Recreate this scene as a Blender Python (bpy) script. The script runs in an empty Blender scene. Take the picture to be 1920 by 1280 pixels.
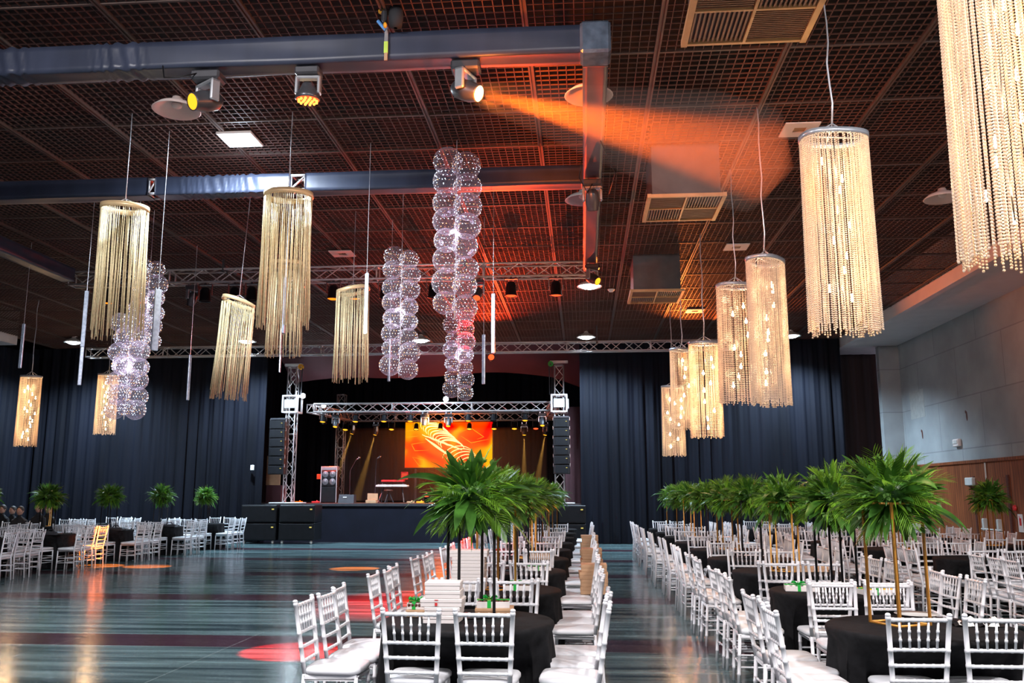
import bpy, math, random
from math import sin, cos, pi, sqrt, atan2, radians
from mathutils import Vector, Matrix
random.seed(7)
C = bpy.context.scene.collection
S = bpy.context.scene
CEIL = 7.0
H = 1.65

# ------------------------------------------------------------------ camera
F_PX, VX, VY = 1655.0, 1094.0, 927.0          # image taken as 1920 x 1280
pitch = math.atan((VY - 640) / F_PX)
yaw = math.atan((VX - 960) / math.hypot(F_PX, VY - 640))
cam = bpy.data.cameras.new('camera')
cam.sensor_width = 36.0
cam.lens = 36.0 * F_PX / 1920
cam.clip_end = 200
camo = bpy.data.objects.new('camera', cam)
C.objects.link(camo)
camo.location = (0, 0, H)
camo.rotation_euler = (pi / 2 + pitch, 0, yaw)
S.camera = camo

# ------------------------------------------------------------------ world, exposure
S.view_settings.view_transform = 'Standard'
S.view_settings.look = 'None'
S.view_settings.exposure = 0.0
S.view_settings.gamma = 1.0
S.view_settings.use_curve_mapping = False
w = bpy.data.worlds.new('ambient_fill')  # low even ambient added to lift the whole hall
S.world = w
w.use_nodes = True
w.node_tree.nodes['Background'].inputs[0].default_value = (0.72, 0.74, 1.0, 1)
w.node_tree.nodes['Background'].inputs[1].default_value = 0.28
S.cycles.max_bounces = 5
S.cycles.diffuse_bounces = 2
S.cycles.glossy_bounces = 3
S.cycles.transmission_bounces = 3
S.cycles.transparent_max_bounces = 24
S.cycles.volume_bounces = 0
S.cycles.sample_clamp_indirect = 4.0
S.cycles.sample_clamp_direct = 30.0
S.cycles.caustics_reflective = False
S.cycles.caustics_refractive = False
S.cycles.use_denoising = True
S.cycles.volume_step_rate = 4.0


def light(kind, loc, energy, color, parent=None, aim=None, size=0.1, cone=60, blend=0.2, name='lamp_glow'):
    l = bpy.data.lights.new(name, kind)
    l.energy = energy
    l.color = color
    if kind == 'AREA':
        l.shape = 'DISK'
        l.size = size
    elif kind == 'SPOT':
        l.spot_size = radians(cone)
        l.spot_blend = blend
        l.shadow_soft_size = size
    else:
        l.shadow_soft_size = size
    o = bpy.data.objects.new(name, l)
    C.objects.link(o)
    o.location = loc
    if aim is not None:
        d = Vector(aim) - Vector(loc)
        o.rotation_euler = d.to_track_quat('-Z', 'Y').to_euler()
    if parent is not None:
        o.parent = parent
        o.matrix_parent_inverse = parent.matrix_basis.inverted()
    return o


# unseen ceiling panels added behind the camera to brighten the chairs
for (x, y, e) in ((-5.1, 3.5, 620), (0.2, 1.5, 400), (5.5, 2.5, 600), (-5.1, -2.5, 260), (5.5, -3, 260)):
    light('AREA', (x, y, CEIL - 0.06), e, (1.0, 0.96, 0.96), aim=(x, y + 3.5, 0), size=0.6, name='added_panel_light')

# ------------------------------------------------------------------ materials
def new_mat(name):
    m = bpy.data.materials.new(name)
    m.use_nodes = True
    return m, m.node_tree.nodes, m.node_tree.links


def pr(name, col, rough=0.5, metal=0.0, vary=0.12, scale=6.0, bump=0.0, bscale=60.0, emit=None, estr=0.0, spec=0.5,
       trans=0.0, stretch=(1, 1, 1), nosample=False, sheen=0.0):
    m, n, l = new_mat(name)
    b = n['Principled BSDF']
    b.inputs['Roughness'].default_value = rough
    b.inputs['Metallic'].default_value = metal
    b.inputs['Specular IOR Level'].default_value = spec
    if sheen:
        b.inputs['Sheen Weight'].default_value = sheen
    if trans:
        b.inputs['Transmission Weight'].default_value = trans
    tc = n.new('ShaderNodeTexCoord')
    mp = n.new('ShaderNodeMapping')
    mp.inputs['Scale'].default_value = stretch
    l.new(tc.outputs['Object'], mp.inputs[0])
    nz = n.new('ShaderNodeTexNoise')
    nz.inputs['Scale'].default_value = scale
    nz.inputs['Detail'].default_value = 3
    l.new(mp.outputs[0], nz.inputs['Vector'])
    rp = n.new('ShaderNodeValToRGB')
    rp.color_ramp.elements[0].position = 0.3
    rp.color_ramp.elements[1].position = 0.7
    rp.color_ramp.elements[0].color = tuple(c * (1 - vary) for c in col) + (1,)
    rp.color_ramp.elements[1].color = tuple(min(1, c * (1 + vary)) for c in col) + (1,)
    l.new(nz.outputs[0], rp.inputs[0])
    l.new(rp.outputs[0], b.inputs['Base Color'])
    if bump:
        n2 = n.new('ShaderNodeTexNoise')
        n2.inputs['Scale'].default_value = bscale
        l.new(mp.outputs[0], n2.inputs['Vector'])
        bp = n.new('ShaderNodeBump')
        bp.inputs['Strength'].default_value = bump
        bp.inputs['Distance'].default_value = 0.01
        l.new(n2.outputs[0], bp.inputs['Height'])
        l.new(bp.outputs[0], b.inputs['Normal'])
    if emit:
        b.inputs['Emission Color'].default_value = emit + (1,)
        b.inputs['Emission Strength'].default_value = estr
        m.cycles.emission_sampling = 'NONE' if nosample else 'AUTO'
    return m


M = {}
M['white'] = pr('white_lacquer', (0.80, 0.80, 0.84), 0.32, vary=0.03, scale=9)
M['cushion'] = pr('white_vinyl_cushion', (0.82, 0.83, 0.87), 0.42, vary=0.04, bump=0.08, bscale=25)
M['cloth'] = pr('black_tablecloth', (0.013, 0.013, 0.0145), 0.85, vary=0.3, scale=20, bump=0.3, bscale=400, spec=0.12)
M['velvet'] = pr('black_curtain', (0.0045, 0.0055, 0.0105), 0.75, vary=0.35, scale=1.5, bump=0.2, bscale=30, stretch=(1, 1, 0.15), spec=0.14)
M['sleeve'] = pr('navy_truss_fabric', (0.034, 0.042, 0.072), 0.42, vary=0.2, scale=3, bump=0.12, bscale=9, stretch=(1, 1, 0.25))
M['maroon'] = pr('dark_maroon_drape', (0.055, 0.016, 0.022), 0.8, vary=0.2, scale=1, bump=0.1)
M['brown_drape'] = pr('dark_brown_drape', (0.030, 0.018, 0.018), 0.85, vary=0.5, scale=1.2, stretch=(4, 4, 0.05))
M['alu'] = pr('aluminium_truss', (0.72, 0.69, 0.70), 0.42, 0.55, vary=0.08)
M['grid'] = pr('dark_grid_metal', (0.14, 0.074, 0.062), 0.6, 0.0, vary=0.25, scale=0.6)
M['tee'] = pr('brown_ceiling_tee', (0.12, 0.078, 0.066), 0.55, 0.0, vary=0.15, scale=1)
M['void'] = pr('ceiling_void', (0.006, 0.005, 0.006), 0.95, vary=0.4, scale=0.5)
M['black'] = pr('black_plastic', (0.008, 0.008, 0.010), 0.45, vary=0.2, spec=0.3)
M['grille'] = pr('speaker_grille', (0.006, 0.006, 0.008), 0.6, vary=0.3, bump=0.4, bscale=200, spec=0.2)
M['dgrey'] = pr('dark_grey_metal', (0.07, 0.07, 0.08), 0.35, 0.4)
M['silver'] = pr('silver_metal', (0.6, 0.62, 0.66), 0.25, 0.7)
M['gold'] = pr('gold_string', (0.80, 0.67, 0.40), 0.42, 0.15, vary=0.15, scale=30)
M['goldrim'] = pr('gold_band', (0.85, 0.62, 0.34), 0.35, 0.25, vary=0.08)
M['goldpost'] = pr('gold_painted_metal', (0.72, 0.33, 0.06), 0.35, 0.35, vary=0.1)
M['rim'] = pr('grey_crystal_rim', (0.42, 0.46, 0.52), 0.3, 0.5)
M['cable'] = pr('steel_cable', (0.62, 0.66, 0.74), 0.3, 0.5)
M['duct'] = pr('black_duct', (0.075, 0.075, 0.085), 0.6, vary=0.12)
M['plaster'] = pr('soffit_plaster', (0.78, 0.66, 0.64), 0.8, vary=0.05, scale=2)
M['wbox'] = pr('white_card', (0.78, 0.72, 0.70), 0.6, vary=0.03)
M['kraft'] = pr('kraft_card', (0.50, 0.30, 0.17), 0.7, vary=0.1)
M['ribbon'] = pr('green_ribbon', (0.02, 0.42, 0.06), 0.4)
M['choc'] = pr('chocolate', (0.10, 0.03, 0.02), 0.5, vary=0.4, scale=60)
M['red'] = pr('red_plastic', (0.65, 0.03, 0.03), 0.4)
M['orange'] = pr('orange_nylon', (0.9, 0.40, 0.02), 0.5)
M['yellow'] = pr('lime_label', (0.55, 0.75, 0.10), 0.5)
M['blue'] = pr('blue_nylon', (0.10, 0.35, 0.85), 0.5)
M['skin'] = pr('skin', (0.55, 0.30, 0.22), 0.55)
M['hair'] = pr('dark_hair', (0.03, 0.02, 0.018), 0.6)
M['suit'] = pr('black_clothing', (0.02, 0.02, 0.024), 0.8)
M['keys'] = pr('white_key', (0.7, 0.7, 0.68), 0.4)
M['cone'] = pr('speaker_cone', (0.20, 0.20, 0.22), 0.35, 0.5)
M['stage'] = pr('stage_skirt', (0.006, 0.0065, 0.014), 0.85, vary=0.2, scale=2, bump=0.3, bscale=300, spec=0.2)
M['stagetop'] = pr('stage_deck', (0.05, 0.035, 0.03), 0.5)
M['leaf1'] = pr('deep_green_leaf', (0.050, 0.150, 0.022), 0.34, vary=0.6, scale=7)
M['leaf2'] = pr('fresh_green_leaf', (0.17, 0.36, 0.030), 0.38, vary=0.55, scale=6)
M['leaf3'] = pr('dusty_green_leaf', (0.16, 0.33, 0.075), 0.5, vary=0.5, scale=8)


for k_ in ('leaf1', 'leaf2', 'leaf3'):      # leaves let some light through
    m = M[k_]; n = m.node_tree.nodes; l = m.node_tree.links
    b = n['Principled BSDF']
    tr = n.new('ShaderNodeBsdfTranslucent')
    l.new(b.inputs['Base Color'].links[0].from_socket, tr.inputs[0])
    mx = n.new('ShaderNodeMixShader'); mx.inputs[0].default_value = 0.35
    l.new(b.outputs[0], mx.inputs[1]); l.new(tr.outputs[0], mx.inputs[2]); l.new(mx.outputs[0], n['Material Output'].inputs[0])


def emis(name, col, s, sample=False):
    m, n, l = new_mat(name)
    n.remove(n['Principled BSDF'])
    e = n.new('ShaderNodeEmission')
    e.inputs[0].default_value = col + (1,)
    e.inputs[1].default_value = s
    l.new(e.outputs[0], n['Material Output'].inputs[0])
    m.cycles.emission_sampling = 'AUTO' if sample else 'NONE'
    return m


M['e_warm'] = emis('warm_bulb', (1.0, 0.66, 0.32), 45)
M['e_white'] = emis('cool_white_lamp', (0.80, 0.93, 1.0), 30)
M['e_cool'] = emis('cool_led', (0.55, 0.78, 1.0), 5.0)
M['e_dot'] = emis('tiny_led', (0.72, 0.86, 1.0), 5.0)
M['e_dotw'] = emis('tiny_warm_led', (1.0, 0.55, 0.22), 2.6)
M['e_orange'] = emis('orange_lens', (1.0, 0.22, 0.01), 2.0)
M['e_hot'] = emis('hot_orange_lens', (1.0, 0.62, 0.22), 14)
M['e_amber'] = emis('amber_lens', (1.0, 0.42, 0.02), 2.0)
M['e_redled'] = emis('red_led', (1.0, 0.08, 0.02), 2.5)
M['e_green'] = emis('green_led', (0.1, 1.0, 0.2), 2)
M['e_blue'] = emis('blue_led', (0.08, 0.1, 1.0), 3)
M['e_led_y'] = emis('amber_indicator', (0.9, 0.75, 0.2), 0.8)
M['e_streak'] = emis('screen_streak', (1.0, 0.86, 0.35), 1.6)
M['e_streak2'] = emis('screen_line', (1.0, 0.52, 0.02), 1.0)

# crystal bead: bright faceted glass that scatters the lamps behind it
m, n, l = new_mat('crystal_bead')
b = n['Principled BSDF']
b.inputs['Base Color'].default_value = (0.92, 0.80, 0.68, 1)
b.inputs['Roughness'].default_value = 0.12
b.inputs['Specular IOR Level'].default_value = 0.9
tr = n.new('ShaderNodeBsdfTranslucent')
tr.inputs[0].default_value = (1.0, 0.84, 0.64, 1)
mx = n.new('ShaderNodeMixShader')
mx.inputs[0].default_value = 0.38
l.new(b.outputs[0], mx.inputs[1])
l.new(tr.outputs[0], mx.inputs[2])
l.new(mx.outputs[0], n['Material Output'].inputs[0])
M['crystal'] = m

# bubble: thin clear plastic shell
m, n, l = new_mat('clear_bubble_plastic')
n.remove(n['Principled BSDF'])
tp = n.new('ShaderNodeBsdfTransparent')
tp.inputs[0].default_value = (0.93, 0.91, 0.95, 1)
gl = n.new('ShaderNodeBsdfGlossy')
gl.inputs[0].default_value = (0.95, 0.93, 1.0, 1)
gl.inputs['Roughness'].default_value = 0.06
df = n.new('ShaderNodeBsdfDiffuse')
df.inputs[0].default_value = (0.95, 0.82, 0.92, 1)
lw = n.new('ShaderNodeLayerWeight')
lw.inputs[0].default_value = 0.22
m1 = n.new('ShaderNodeMath'); m1.operation = 'POWER'; m1.inputs[1].default_value = 1.8
l.new(lw.outputs['Facing'], m1.inputs[0])
m2 = n.new('ShaderNodeMath'); m2.operation = 'MULTIPLY_ADD'; m2.inputs[1].default_value = 0.85; m2.inputs[2].default_value = 0.08
l.new(m1.outputs[0], m2.inputs[0])
mg = n.new('ShaderNodeMixShader'); mg.inputs[0].default_value = 0.65
l.new(gl.outputs[0], mg.inputs[1]); l.new(df.outputs[0], mg.inputs[2])
ms = n.new('ShaderNodeMixShader')
l.new(m2.outputs[0], ms.inputs[0]); l.new(tp.outputs[0], ms.inputs[1]); l.new(mg.outputs[0], ms.inputs[2])
l.new(ms.outputs[0], n['Material Output'].inputs[0])
M['bubble'] = m

# floor: polished dark stone tiles with plum bands, streaky sheen, bluish reflections painted into the colour
m, n, l = new_mat('polished_floor')
b = n['Principled BSDF']
tc = n.new('ShaderNodeTexCoord')
sx = n.new('ShaderNodeSeparateXYZ'); l.new(tc.outputs['Object'], sx.inputs[0])
mp = n.new('ShaderNodeMapping'); mp.inputs['Scale'].default_value = (0.16, 2.2, 1)
l.new(tc.outputs['Object'], mp.inputs[0])
nz = n.new('ShaderNodeTexNoise'); nz.inputs['Scale'].default_value = 2.2; nz.inputs['Detail'].default_value = 6
l.new(mp.outputs[0], nz.inputs['Vector'])
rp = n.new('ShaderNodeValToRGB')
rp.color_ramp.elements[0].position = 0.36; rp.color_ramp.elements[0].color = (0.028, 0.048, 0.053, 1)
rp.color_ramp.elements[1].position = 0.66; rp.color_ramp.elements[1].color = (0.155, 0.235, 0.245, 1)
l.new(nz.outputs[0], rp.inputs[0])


def mth(op, a, bv=None, cv=None):
    q = n.new('ShaderNodeMath'); q.operation = op
    for k, v in enumerate((a, bv, cv)):
        if v is None:
            continue
        if isinstance(v, (int, float)):
            q.inputs[k].default_value = v
        else:
            l.new(v, q.inputs[k])
    return q.outputs[0]


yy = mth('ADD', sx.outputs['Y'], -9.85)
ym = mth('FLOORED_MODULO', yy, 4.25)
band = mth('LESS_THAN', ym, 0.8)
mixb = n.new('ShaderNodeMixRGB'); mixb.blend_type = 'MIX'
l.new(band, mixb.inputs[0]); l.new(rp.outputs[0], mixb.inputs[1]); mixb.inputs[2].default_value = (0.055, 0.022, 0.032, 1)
# thin joints
jx = mth('LESS_THAN', mth('FLOORED_MODULO', mth('ADD', sx.outputs['X'], 1.92), 2.0), 0.012)
jy = mth('LESS_THAN', mth('FLOORED_MODULO', yy, 4.25), 0.015)
jj = mth('MULTIPLY', mth('MAXIMUM', jx, jy), 0.5)
mixj = n.new('ShaderNodeMixRGB')
l.new(jj, mixj.inputs[0]); l.new(mixb.outputs[0], mixj.inputs[1]); mixj.inputs[2].default_value = (0.30, 0.33, 0.33, 1)
l.new(mixj.outputs[0], b.inputs['Base Color'])
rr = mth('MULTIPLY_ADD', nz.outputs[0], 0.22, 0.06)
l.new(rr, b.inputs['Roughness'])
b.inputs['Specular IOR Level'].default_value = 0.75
nb = n.new('ShaderNodeTexNoise'); nb.inputs['Scale'].default_value = 1.5; nb.inputs['Detail'].default_value = 4
mp2 = n.new('ShaderNodeMapping'); mp2.inputs['Scale'].default_value = (0.5, 14.0, 1)
l.new(tc.outputs['Object'], mp2.inputs[0]); l.new(mp2.outputs[0], nb.inputs['Vector'])
bp = n.new('ShaderNodeBump'); bp.inputs['Strength'].default_value = 0.25; bp.inputs['Distance'].default_value = 0.004
l.new(nb.outputs[0], bp.inputs['Height']); l.new(bp.outputs[0], b.inputs['Normal'])
M['floor'] = m

# concrete wall: bluish grey, big patches
m, n, l = new_mat('bare_concrete')
b = n['Principled BSDF']; b.inputs['Roughness'].default_value = 0.85
tc = n.new('ShaderNodeTexCoord')
mp = n.new('ShaderNodeMapping'); mp.inputs['Rotation'].default_value = (0, pi / 2, 0)
br = n.new('ShaderNodeTexBrick')
br.inputs['Scale'].default_value = 0.17; br.inputs['Mortar Size'].default_value = 0.003
br.inputs['Color1'].default_value = (0.29, 0.315, 0.33, 1); br.inputs['Color2'].default_value = (0.32, 0.345, 0.355, 1)
br.inputs['Mortar'].default_value = (0.22, 0.235, 0.25, 1)
cx = n.new('ShaderNodeCombineXYZ'); sx = n.new('ShaderNodeSeparateXYZ')
l.new(tc.outputs['Object'], sx.inputs[0]); l.new(sx.outputs['Y'], cx.inputs[0]); l.new(sx.outputs['Z'], cx.inputs[1])
l.new(cx.outputs[0], br.inputs['Vector'])
nz = n.new('ShaderNodeTexNoise'); nz.inputs['Scale'].default_value = 0.9; nz.inputs['Detail'].default_value = 7
l.new(tc.outputs['Object'], nz.inputs['Vector'])
mx = n.new('ShaderNodeMixRGB'); mx.blend_type = 'OVERLAY'; mx.inputs[0].default_value = 0.4
l.new(br.outputs[0], mx.inputs[1]); l.new(nz.outputs[0], mx.inputs[2])
l.new(mx.outputs[0], b.inputs['Base Color'])
M['concrete'] = m

# wood wainscot: vertical boards
m, n, l = new_mat('wainscot_wood')
b = n['Principled BSDF']; b.inputs['Roughness'].default_value = 0.5
tc = n.new('ShaderNodeTexCoord'); sx = n.new('ShaderNodeSeparateXYZ'); l.new(tc.outputs['Object'], sx.inputs[0])
q = n.new('ShaderNodeMath'); q.operation = 'FLOORED_MODULO'; q.inputs[1].default_value = 0.14; l.new(sx.outputs['Y'], q.inputs[0])
q2 = n.new('ShaderNodeMath'); q2.operation = 'LESS_THAN'; q2.inputs[1].default_value = 0.014; l.new(q.outputs[0], q2.inputs[0])
mp = n.new('ShaderNodeMapping'); mp.inputs['Scale'].default_value = (8, 8, 0.5); l.new(tc.outputs['Object'], mp.inputs[0])
nz = n.new('ShaderNodeTexNoise'); nz.inputs['Scale'].default_value = 2; nz.inputs['Detail'].default_value = 5; l.new(mp.outputs[0], nz.inputs['Vector'])
rp = n.new('ShaderNodeValToRGB')
rp.color_ramp.elements[0].position = 0.3; rp.color_ramp.elements[0].color = (0.15, 0.036, 0.010, 1)
rp.color_ramp.elements[1].position = 0.7; rp.color_ramp.elements[1].color = (0.33, 0.095, 0.030, 1)
l.new(nz.outputs[0], rp.inputs[0])
mx = n.new('ShaderNodeMixRGB'); l.new(q2.outputs[0], mx.inputs[0]); l.new(rp.outputs[0], mx.inputs[1]); mx.inputs[2].default_value = (0.03, 0.01, 0.005, 1)
l.new(mx.outputs[0], b.inputs['Base Color'])
M['wood'] = m

# led screen picture
m, n, l = new_mat('led_screen_picture')
n.remove(n['Principled BSDF'])
tc = n.new('ShaderNodeTexCoord')
nz = n.new('ShaderNodeTexNoise'); nz.inputs['Scale'].default_value = 0.85; nz.inputs['Detail'].default_value = 1.0; nz.inputs['Distortion'].default_value = 0.6
l.new(tc.outputs['Object'], nz.inputs['Vector'])
rp = n.new('ShaderNodeValToRGB')
e = rp.color_ramp.elements
e[0].position = 0.34; e[0].color = (1.0, 0.0, 0.0, 1)
e[1].position = 0.66; e[1].color = (1.0, 0.50, 0.0, 1)
e.new(0.50).color = (1.0, 0.09, 0.0, 1)
l.new(nz.outputs[0], rp.inputs[0])
em = n.new('ShaderNodeEmission'); em.inputs[1].default_value = 1.15
l.new(rp.outputs[0], em.inputs[0]); l.new(em.outputs[0], n['Material Output'].inputs[0])
m.cycles.emission_sampling = 'FRONT'
M['screen'] = m

# haze volumes
def haze_mat(name, dens, col=(1, 1, 1), an=0.2):
    m, n, l = new_mat(name)
    n.remove(n['Principled BSDF'])
    v = n.new('ShaderNodeVolumeScatter')
    v.inputs['Color'].default_value = col + (1,)
    v.inputs['Density'].default_value = dens
    v.inputs['Anisotropy'].default_value = an
    l.new(v.outputs[0], n['Material Output'].inputs['Volume'])
    return m


M['haze'] = haze_mat('stage_haze', 0.05)


# ------------------------------------------------------------------ mesh helpers
class MB:
    def __init__(s):
        s.v, s.f, s.m = [], [], []

    def add(s, vs, fs, mi=0):
        o = len(s.v)
        s.v += [tuple(p) for p in vs]
        s.f += [tuple(i + o for i in q) for q in fs]
        s.m += [mi] * len(fs)
        return s

    def box(s, x0, x1, y0, y1, z0, z1, mi=0, mat=None):
        vs = [(x0, y0, z0), (x1, y0, z0), (x1, y1, z0), (x0, y1, z0), (x0, y0, z1), (x1, y0, z1), (x1, y1, z1), (x0, y1, z1)]
        if mat is not None:
            vs = [mat @ Vector(p) for p in vs]
        return s.add(vs, [(0, 3, 2, 1), (4, 5, 6, 7), (0, 1, 5, 4), (1, 2, 6, 5), (2, 3, 7, 6), (3, 0, 4, 7)], mi)

    def rbox(s, x0, x1, y0, y1, z0, z1, r, mi=0, mat=None):
        """box with chamfered edges"""
        vs, idx = [], {}
        for ix, (X, dx) in enumerate(((x0, 1), (x1, -1))):
            for iy, (Y, dy) in enumerate(((y0, 1), (y1, -1))):
                for iz, (Z, dz) in enumerate(((z0, 1), (z1, -1))):
                    for a in range(3):
                        p = [X + dx * r, Y + dy * r, Z + dz * r]
                        p[a] = (X, Y, Z)[a]
                        idx[ix, iy, iz, a] = len(vs)
                        vs.append(tuple(p))
        fs = []
        I = lambda *k: idx[k]
        for i in (0, 1):
            q = [I(i, 0, 0, 0), I(i, 1, 0, 0), I(i, 1, 1, 0), I(i, 0, 1, 0)]; fs.append(q if i else q[::-1])
            q = [I(0, i, 0, 1), I(0, i, 1, 1), I(1, i, 1, 1), I(1, i, 0, 1)]; fs.append(q if i else q[::-1])
            q = [I(0, 0, i, 2), I(1, 0, i, 2), I(1, 1, i, 2), I(0, 1, i, 2)]; fs.append(q if i else q[::-1])
        for i in (0, 1):
            for j in (0, 1):
                fs.append([I(i, j, 0, 0), I(i, j, 1, 0), I(i, j, 1, 1), I(i, j, 0, 1)])
                fs.append([I(i, 0, j, 0), I(i, 1, j, 0), I(i, 1, j, 2), I(i, 0, j, 2)])
                fs.append([I(0, i, j, 1), I(1, i, j, 1), I(1, i, j, 2), I(0, i, j, 2)])
                for k in (0, 1):
                    fs.append([I(i, j, k, 0), I(i, j, k, 1), I(i, j, k, 2)])
        if mat is not None:
            vs = [tuple(mat @ Vector(p)) for p in vs]
        return s.add(vs, fs, mi)

    def tube(s, pts, r, n=6, mi=0, cap=True):
        pts = [Vector(p) for p in pts]
        rs = r if isinstance(r, (list, tuple)) else [r] * len(pts)
        vs, fs = [], []
        up = Vector((0, 0, 1))
        d0 = (pts[-1] - pts[0]).normalized()
        if abs(d0.z) > 0.9:
            up = Vector((0, 1, 0))
        for i, p in enumerate(pts):
            d = (pts[min(i + 1, len(pts) - 1)] - pts[max(i - 1, 0)]).normalized()
            a = d.cross(up).normalized()
            b2 = a.cross(d)
            for k in range(n):
                t = 2 * pi * k / n
                vs.append(p + (a * cos(t) + b2 * sin(t)) * rs[i])
        for i in range(len(pts) - 1):
            for k in range(n):
                fs.append((i * n + k, i * n + (k + 1) % n, (i + 1) * n + (k + 1) % n, (i + 1) * n + k))
        if cap:
            fs.append(tuple(range(n))[::-1])
            fs.append(tuple((len(pts) - 1) * n + k for k in range(n)))
        return s.add(vs, fs, mi)

    def lathe(s, prof, n=16, at=(0, 0, 0), mi=0, mat=None, sx=1.0, sy=1.0):
        vs, fs = [], []
        for (r, z) in prof:
            for k in range(n):
                t = 2 * pi * k / n
                vs.append(Vector((r * cos(t) * sx, r * sin(t) * sy, z)))
        for i in range(len(prof) - 1):
            for k in range(n):
                fs.append((i * n + k, i * n + (k + 1) % n, (i + 1) * n + (k + 1) % n, (i + 1) * n + k))
        if mat is not None:
            vs = [mat @ p for p in vs]
        vs = [p + Vector(at) for p in vs]
        return s.add(vs, fs, mi)

    def ball(s, c, r, n=8, rings=5, mi=0, sc=(1, 1, 1)):
        vs, fs = [], []
        for i in range(1, rings):
            a = pi * i / rings
            for k in range(n):
                t = 2 * pi * k / n
                vs.append((c[0] + r * sc[0] * sin(a) * cos(t), c[1] + r * sc[1] * sin(a) * sin(t), c[2] + r * sc[2] * cos(a)))
        T = len(vs); vs.append((c[0], c[1], c[2] + r * sc[2])); vs.append((c[0], c[1], c[2] - r * sc[2]))
        for i in range(rings - 2):
            for k in range(n):
                fs.append((i * n + k, (i + 1) * n + k, (i + 1) * n + (k + 1) % n, i * n + (k + 1) % n))
        for k in range(n):
            fs.append((T, k, (k + 1) % n))
            fs.append((T + 1, (rings - 2) * n + (k + 1) % n, (rings - 2) * n + k))
        return s.add(vs, fs, mi)

    def turned(s, p0, p1, r, knots, n=8, kr=1.16, mi=0):
        """turned bar with raised knuckles at the fractions in knots"""
        p0, p1 = Vector(p0), Vector(p1)
        L = (p1 - p0).length
        st = [(0, r)]
        h = 0.007 / L
        for k in knots:
            st += [(k - h * 1.3, r), (k - h, r * kr), (k + h, r * kr), (k + h * 1.3, r)]
        st.append((1, r))
        return s.tube([p0.lerp(p1, t) for t, _ in st], [q for _, q in st], n, mi)

    def mesh(s, name, mats, smooth=True):
        me = bpy.data.meshes.new(name)
        me.from_pydata(s.v, [], s.f)
        for mm in (mats if isinstance(mats, (list, tuple)) else [mats]):
            me.materials.append(mm)
        me.polygons.foreach_set('material_index', s.m)
        me.polygons.foreach_set('use_smooth', [smooth] * len(s.f))
        me.update()
        return me


def ob(name, me, parent=None, loc=None, rot=None):
    o = bpy.data.objects.new(name, me)
    C.objects.link(o)
    if parent is not None:
        o.parent = parent
    if loc is not None:
        o.location = loc
    if rot is not None:
        o.rotation_euler = rot
    return o


def put(name, mb, mats, parent=None, smooth=False, loc=None, rot=None):
    return ob(name, mb.mesh(name, mats, smooth), parent, loc, rot)


def tag(o, label, cat, group=None, kind=None):
    if label: o['label'] = label
    if cat: o['category'] = cat
    if group: o['group'] = group
    if kind: o['kind'] = kind
    return o


def thing(name, label, cat, loc=(0, 0, 0), rot=(0, 0, 0), group=None):
    o = bpy.data.objects.new(name, None)
    o.empty_display_size = 0.1
    C.objects.link(o)
    o.location = loc
    o.rotation_euler = rot
    return tag(o, label, cat, group)


def struct(name, mb, mats, smooth=False):
    o = put(name, mb, mats, None, smooth)
    o['kind'] = 'structure'
    return o


ORD = ['first', 'second', 'third', 'fourth', 'fifth', 'sixth', 'seventh', 'eighth', 'ninth', 'tenth', 'eleventh', 'twelfth']

# ------------------------------------------------------------------ room shell
YB = 30.9
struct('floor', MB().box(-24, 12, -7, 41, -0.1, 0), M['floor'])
# egg-crate ceiling: real blades under a dark void
tx = [0.97 + 1.5633 * k for k in range(-16, 6)]
ty = [-1.2, 0.2, 1.6, 3.0, 4.4, 5.8, 7.2, 8.6, 10.18, 11.76, 13.01, 14.27, 15.82] + [15.82 + 1.41 * k for k in range(1, 12)]
X0, X1, Y0, Y1 = -19.6, 8.97, -6.0, YB + 0.1
mb = MB()
for i in range(len(tx) - 1):
    for k in range(1, 14):
        x = tx[i] + (tx[i + 1] - tx[i]) * k / 14
        if X0 < x < X1:
            mb.box(x - 0.005, x + 0.005, 4.0, Y1, CEIL, CEIL + 0.016)
for j in range(len(ty) - 1):
    for k in range(1, 12):
        y = ty[j] + (ty[j + 1] - ty[j]) * k / 12
        if y > 4.0:
            mb.box(X0, X1, y - 0.005, y + 0.005, CEIL, CEIL + 0.016)
struct('ceiling', mb, M['grid'])
mb = MB()
for x in tx:
    if X0 < x < X1:
        mb.box(x - 0.035, x - 0.012, Y0, Y1, CEIL - 0.03, CEIL + 0.02)
        mb.box(x + 0.012, x + 0.035, Y0, Y1, CEIL - 0.03, CEIL + 0.02)
        mb.box(x - 0.012, x + 0.012, Y0, Y1, CEIL - 0.01, CEIL + 0.02)
for y in ty:
    mb.box(X0, X1, y - 0.016, y + 0.016, CEIL - 0.012, CEIL + 0.03)
struct('trim_1', mb, M['tee'])
struct('trim_2', MB().box(-24, 12, 4, 42, 7.9, 8.0), M['void'])
struct('ceiling_back', MB().box(-24, 12, -7, 4, CEIL + 0.05, CEIL + 0.12), M['void'])
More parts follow.
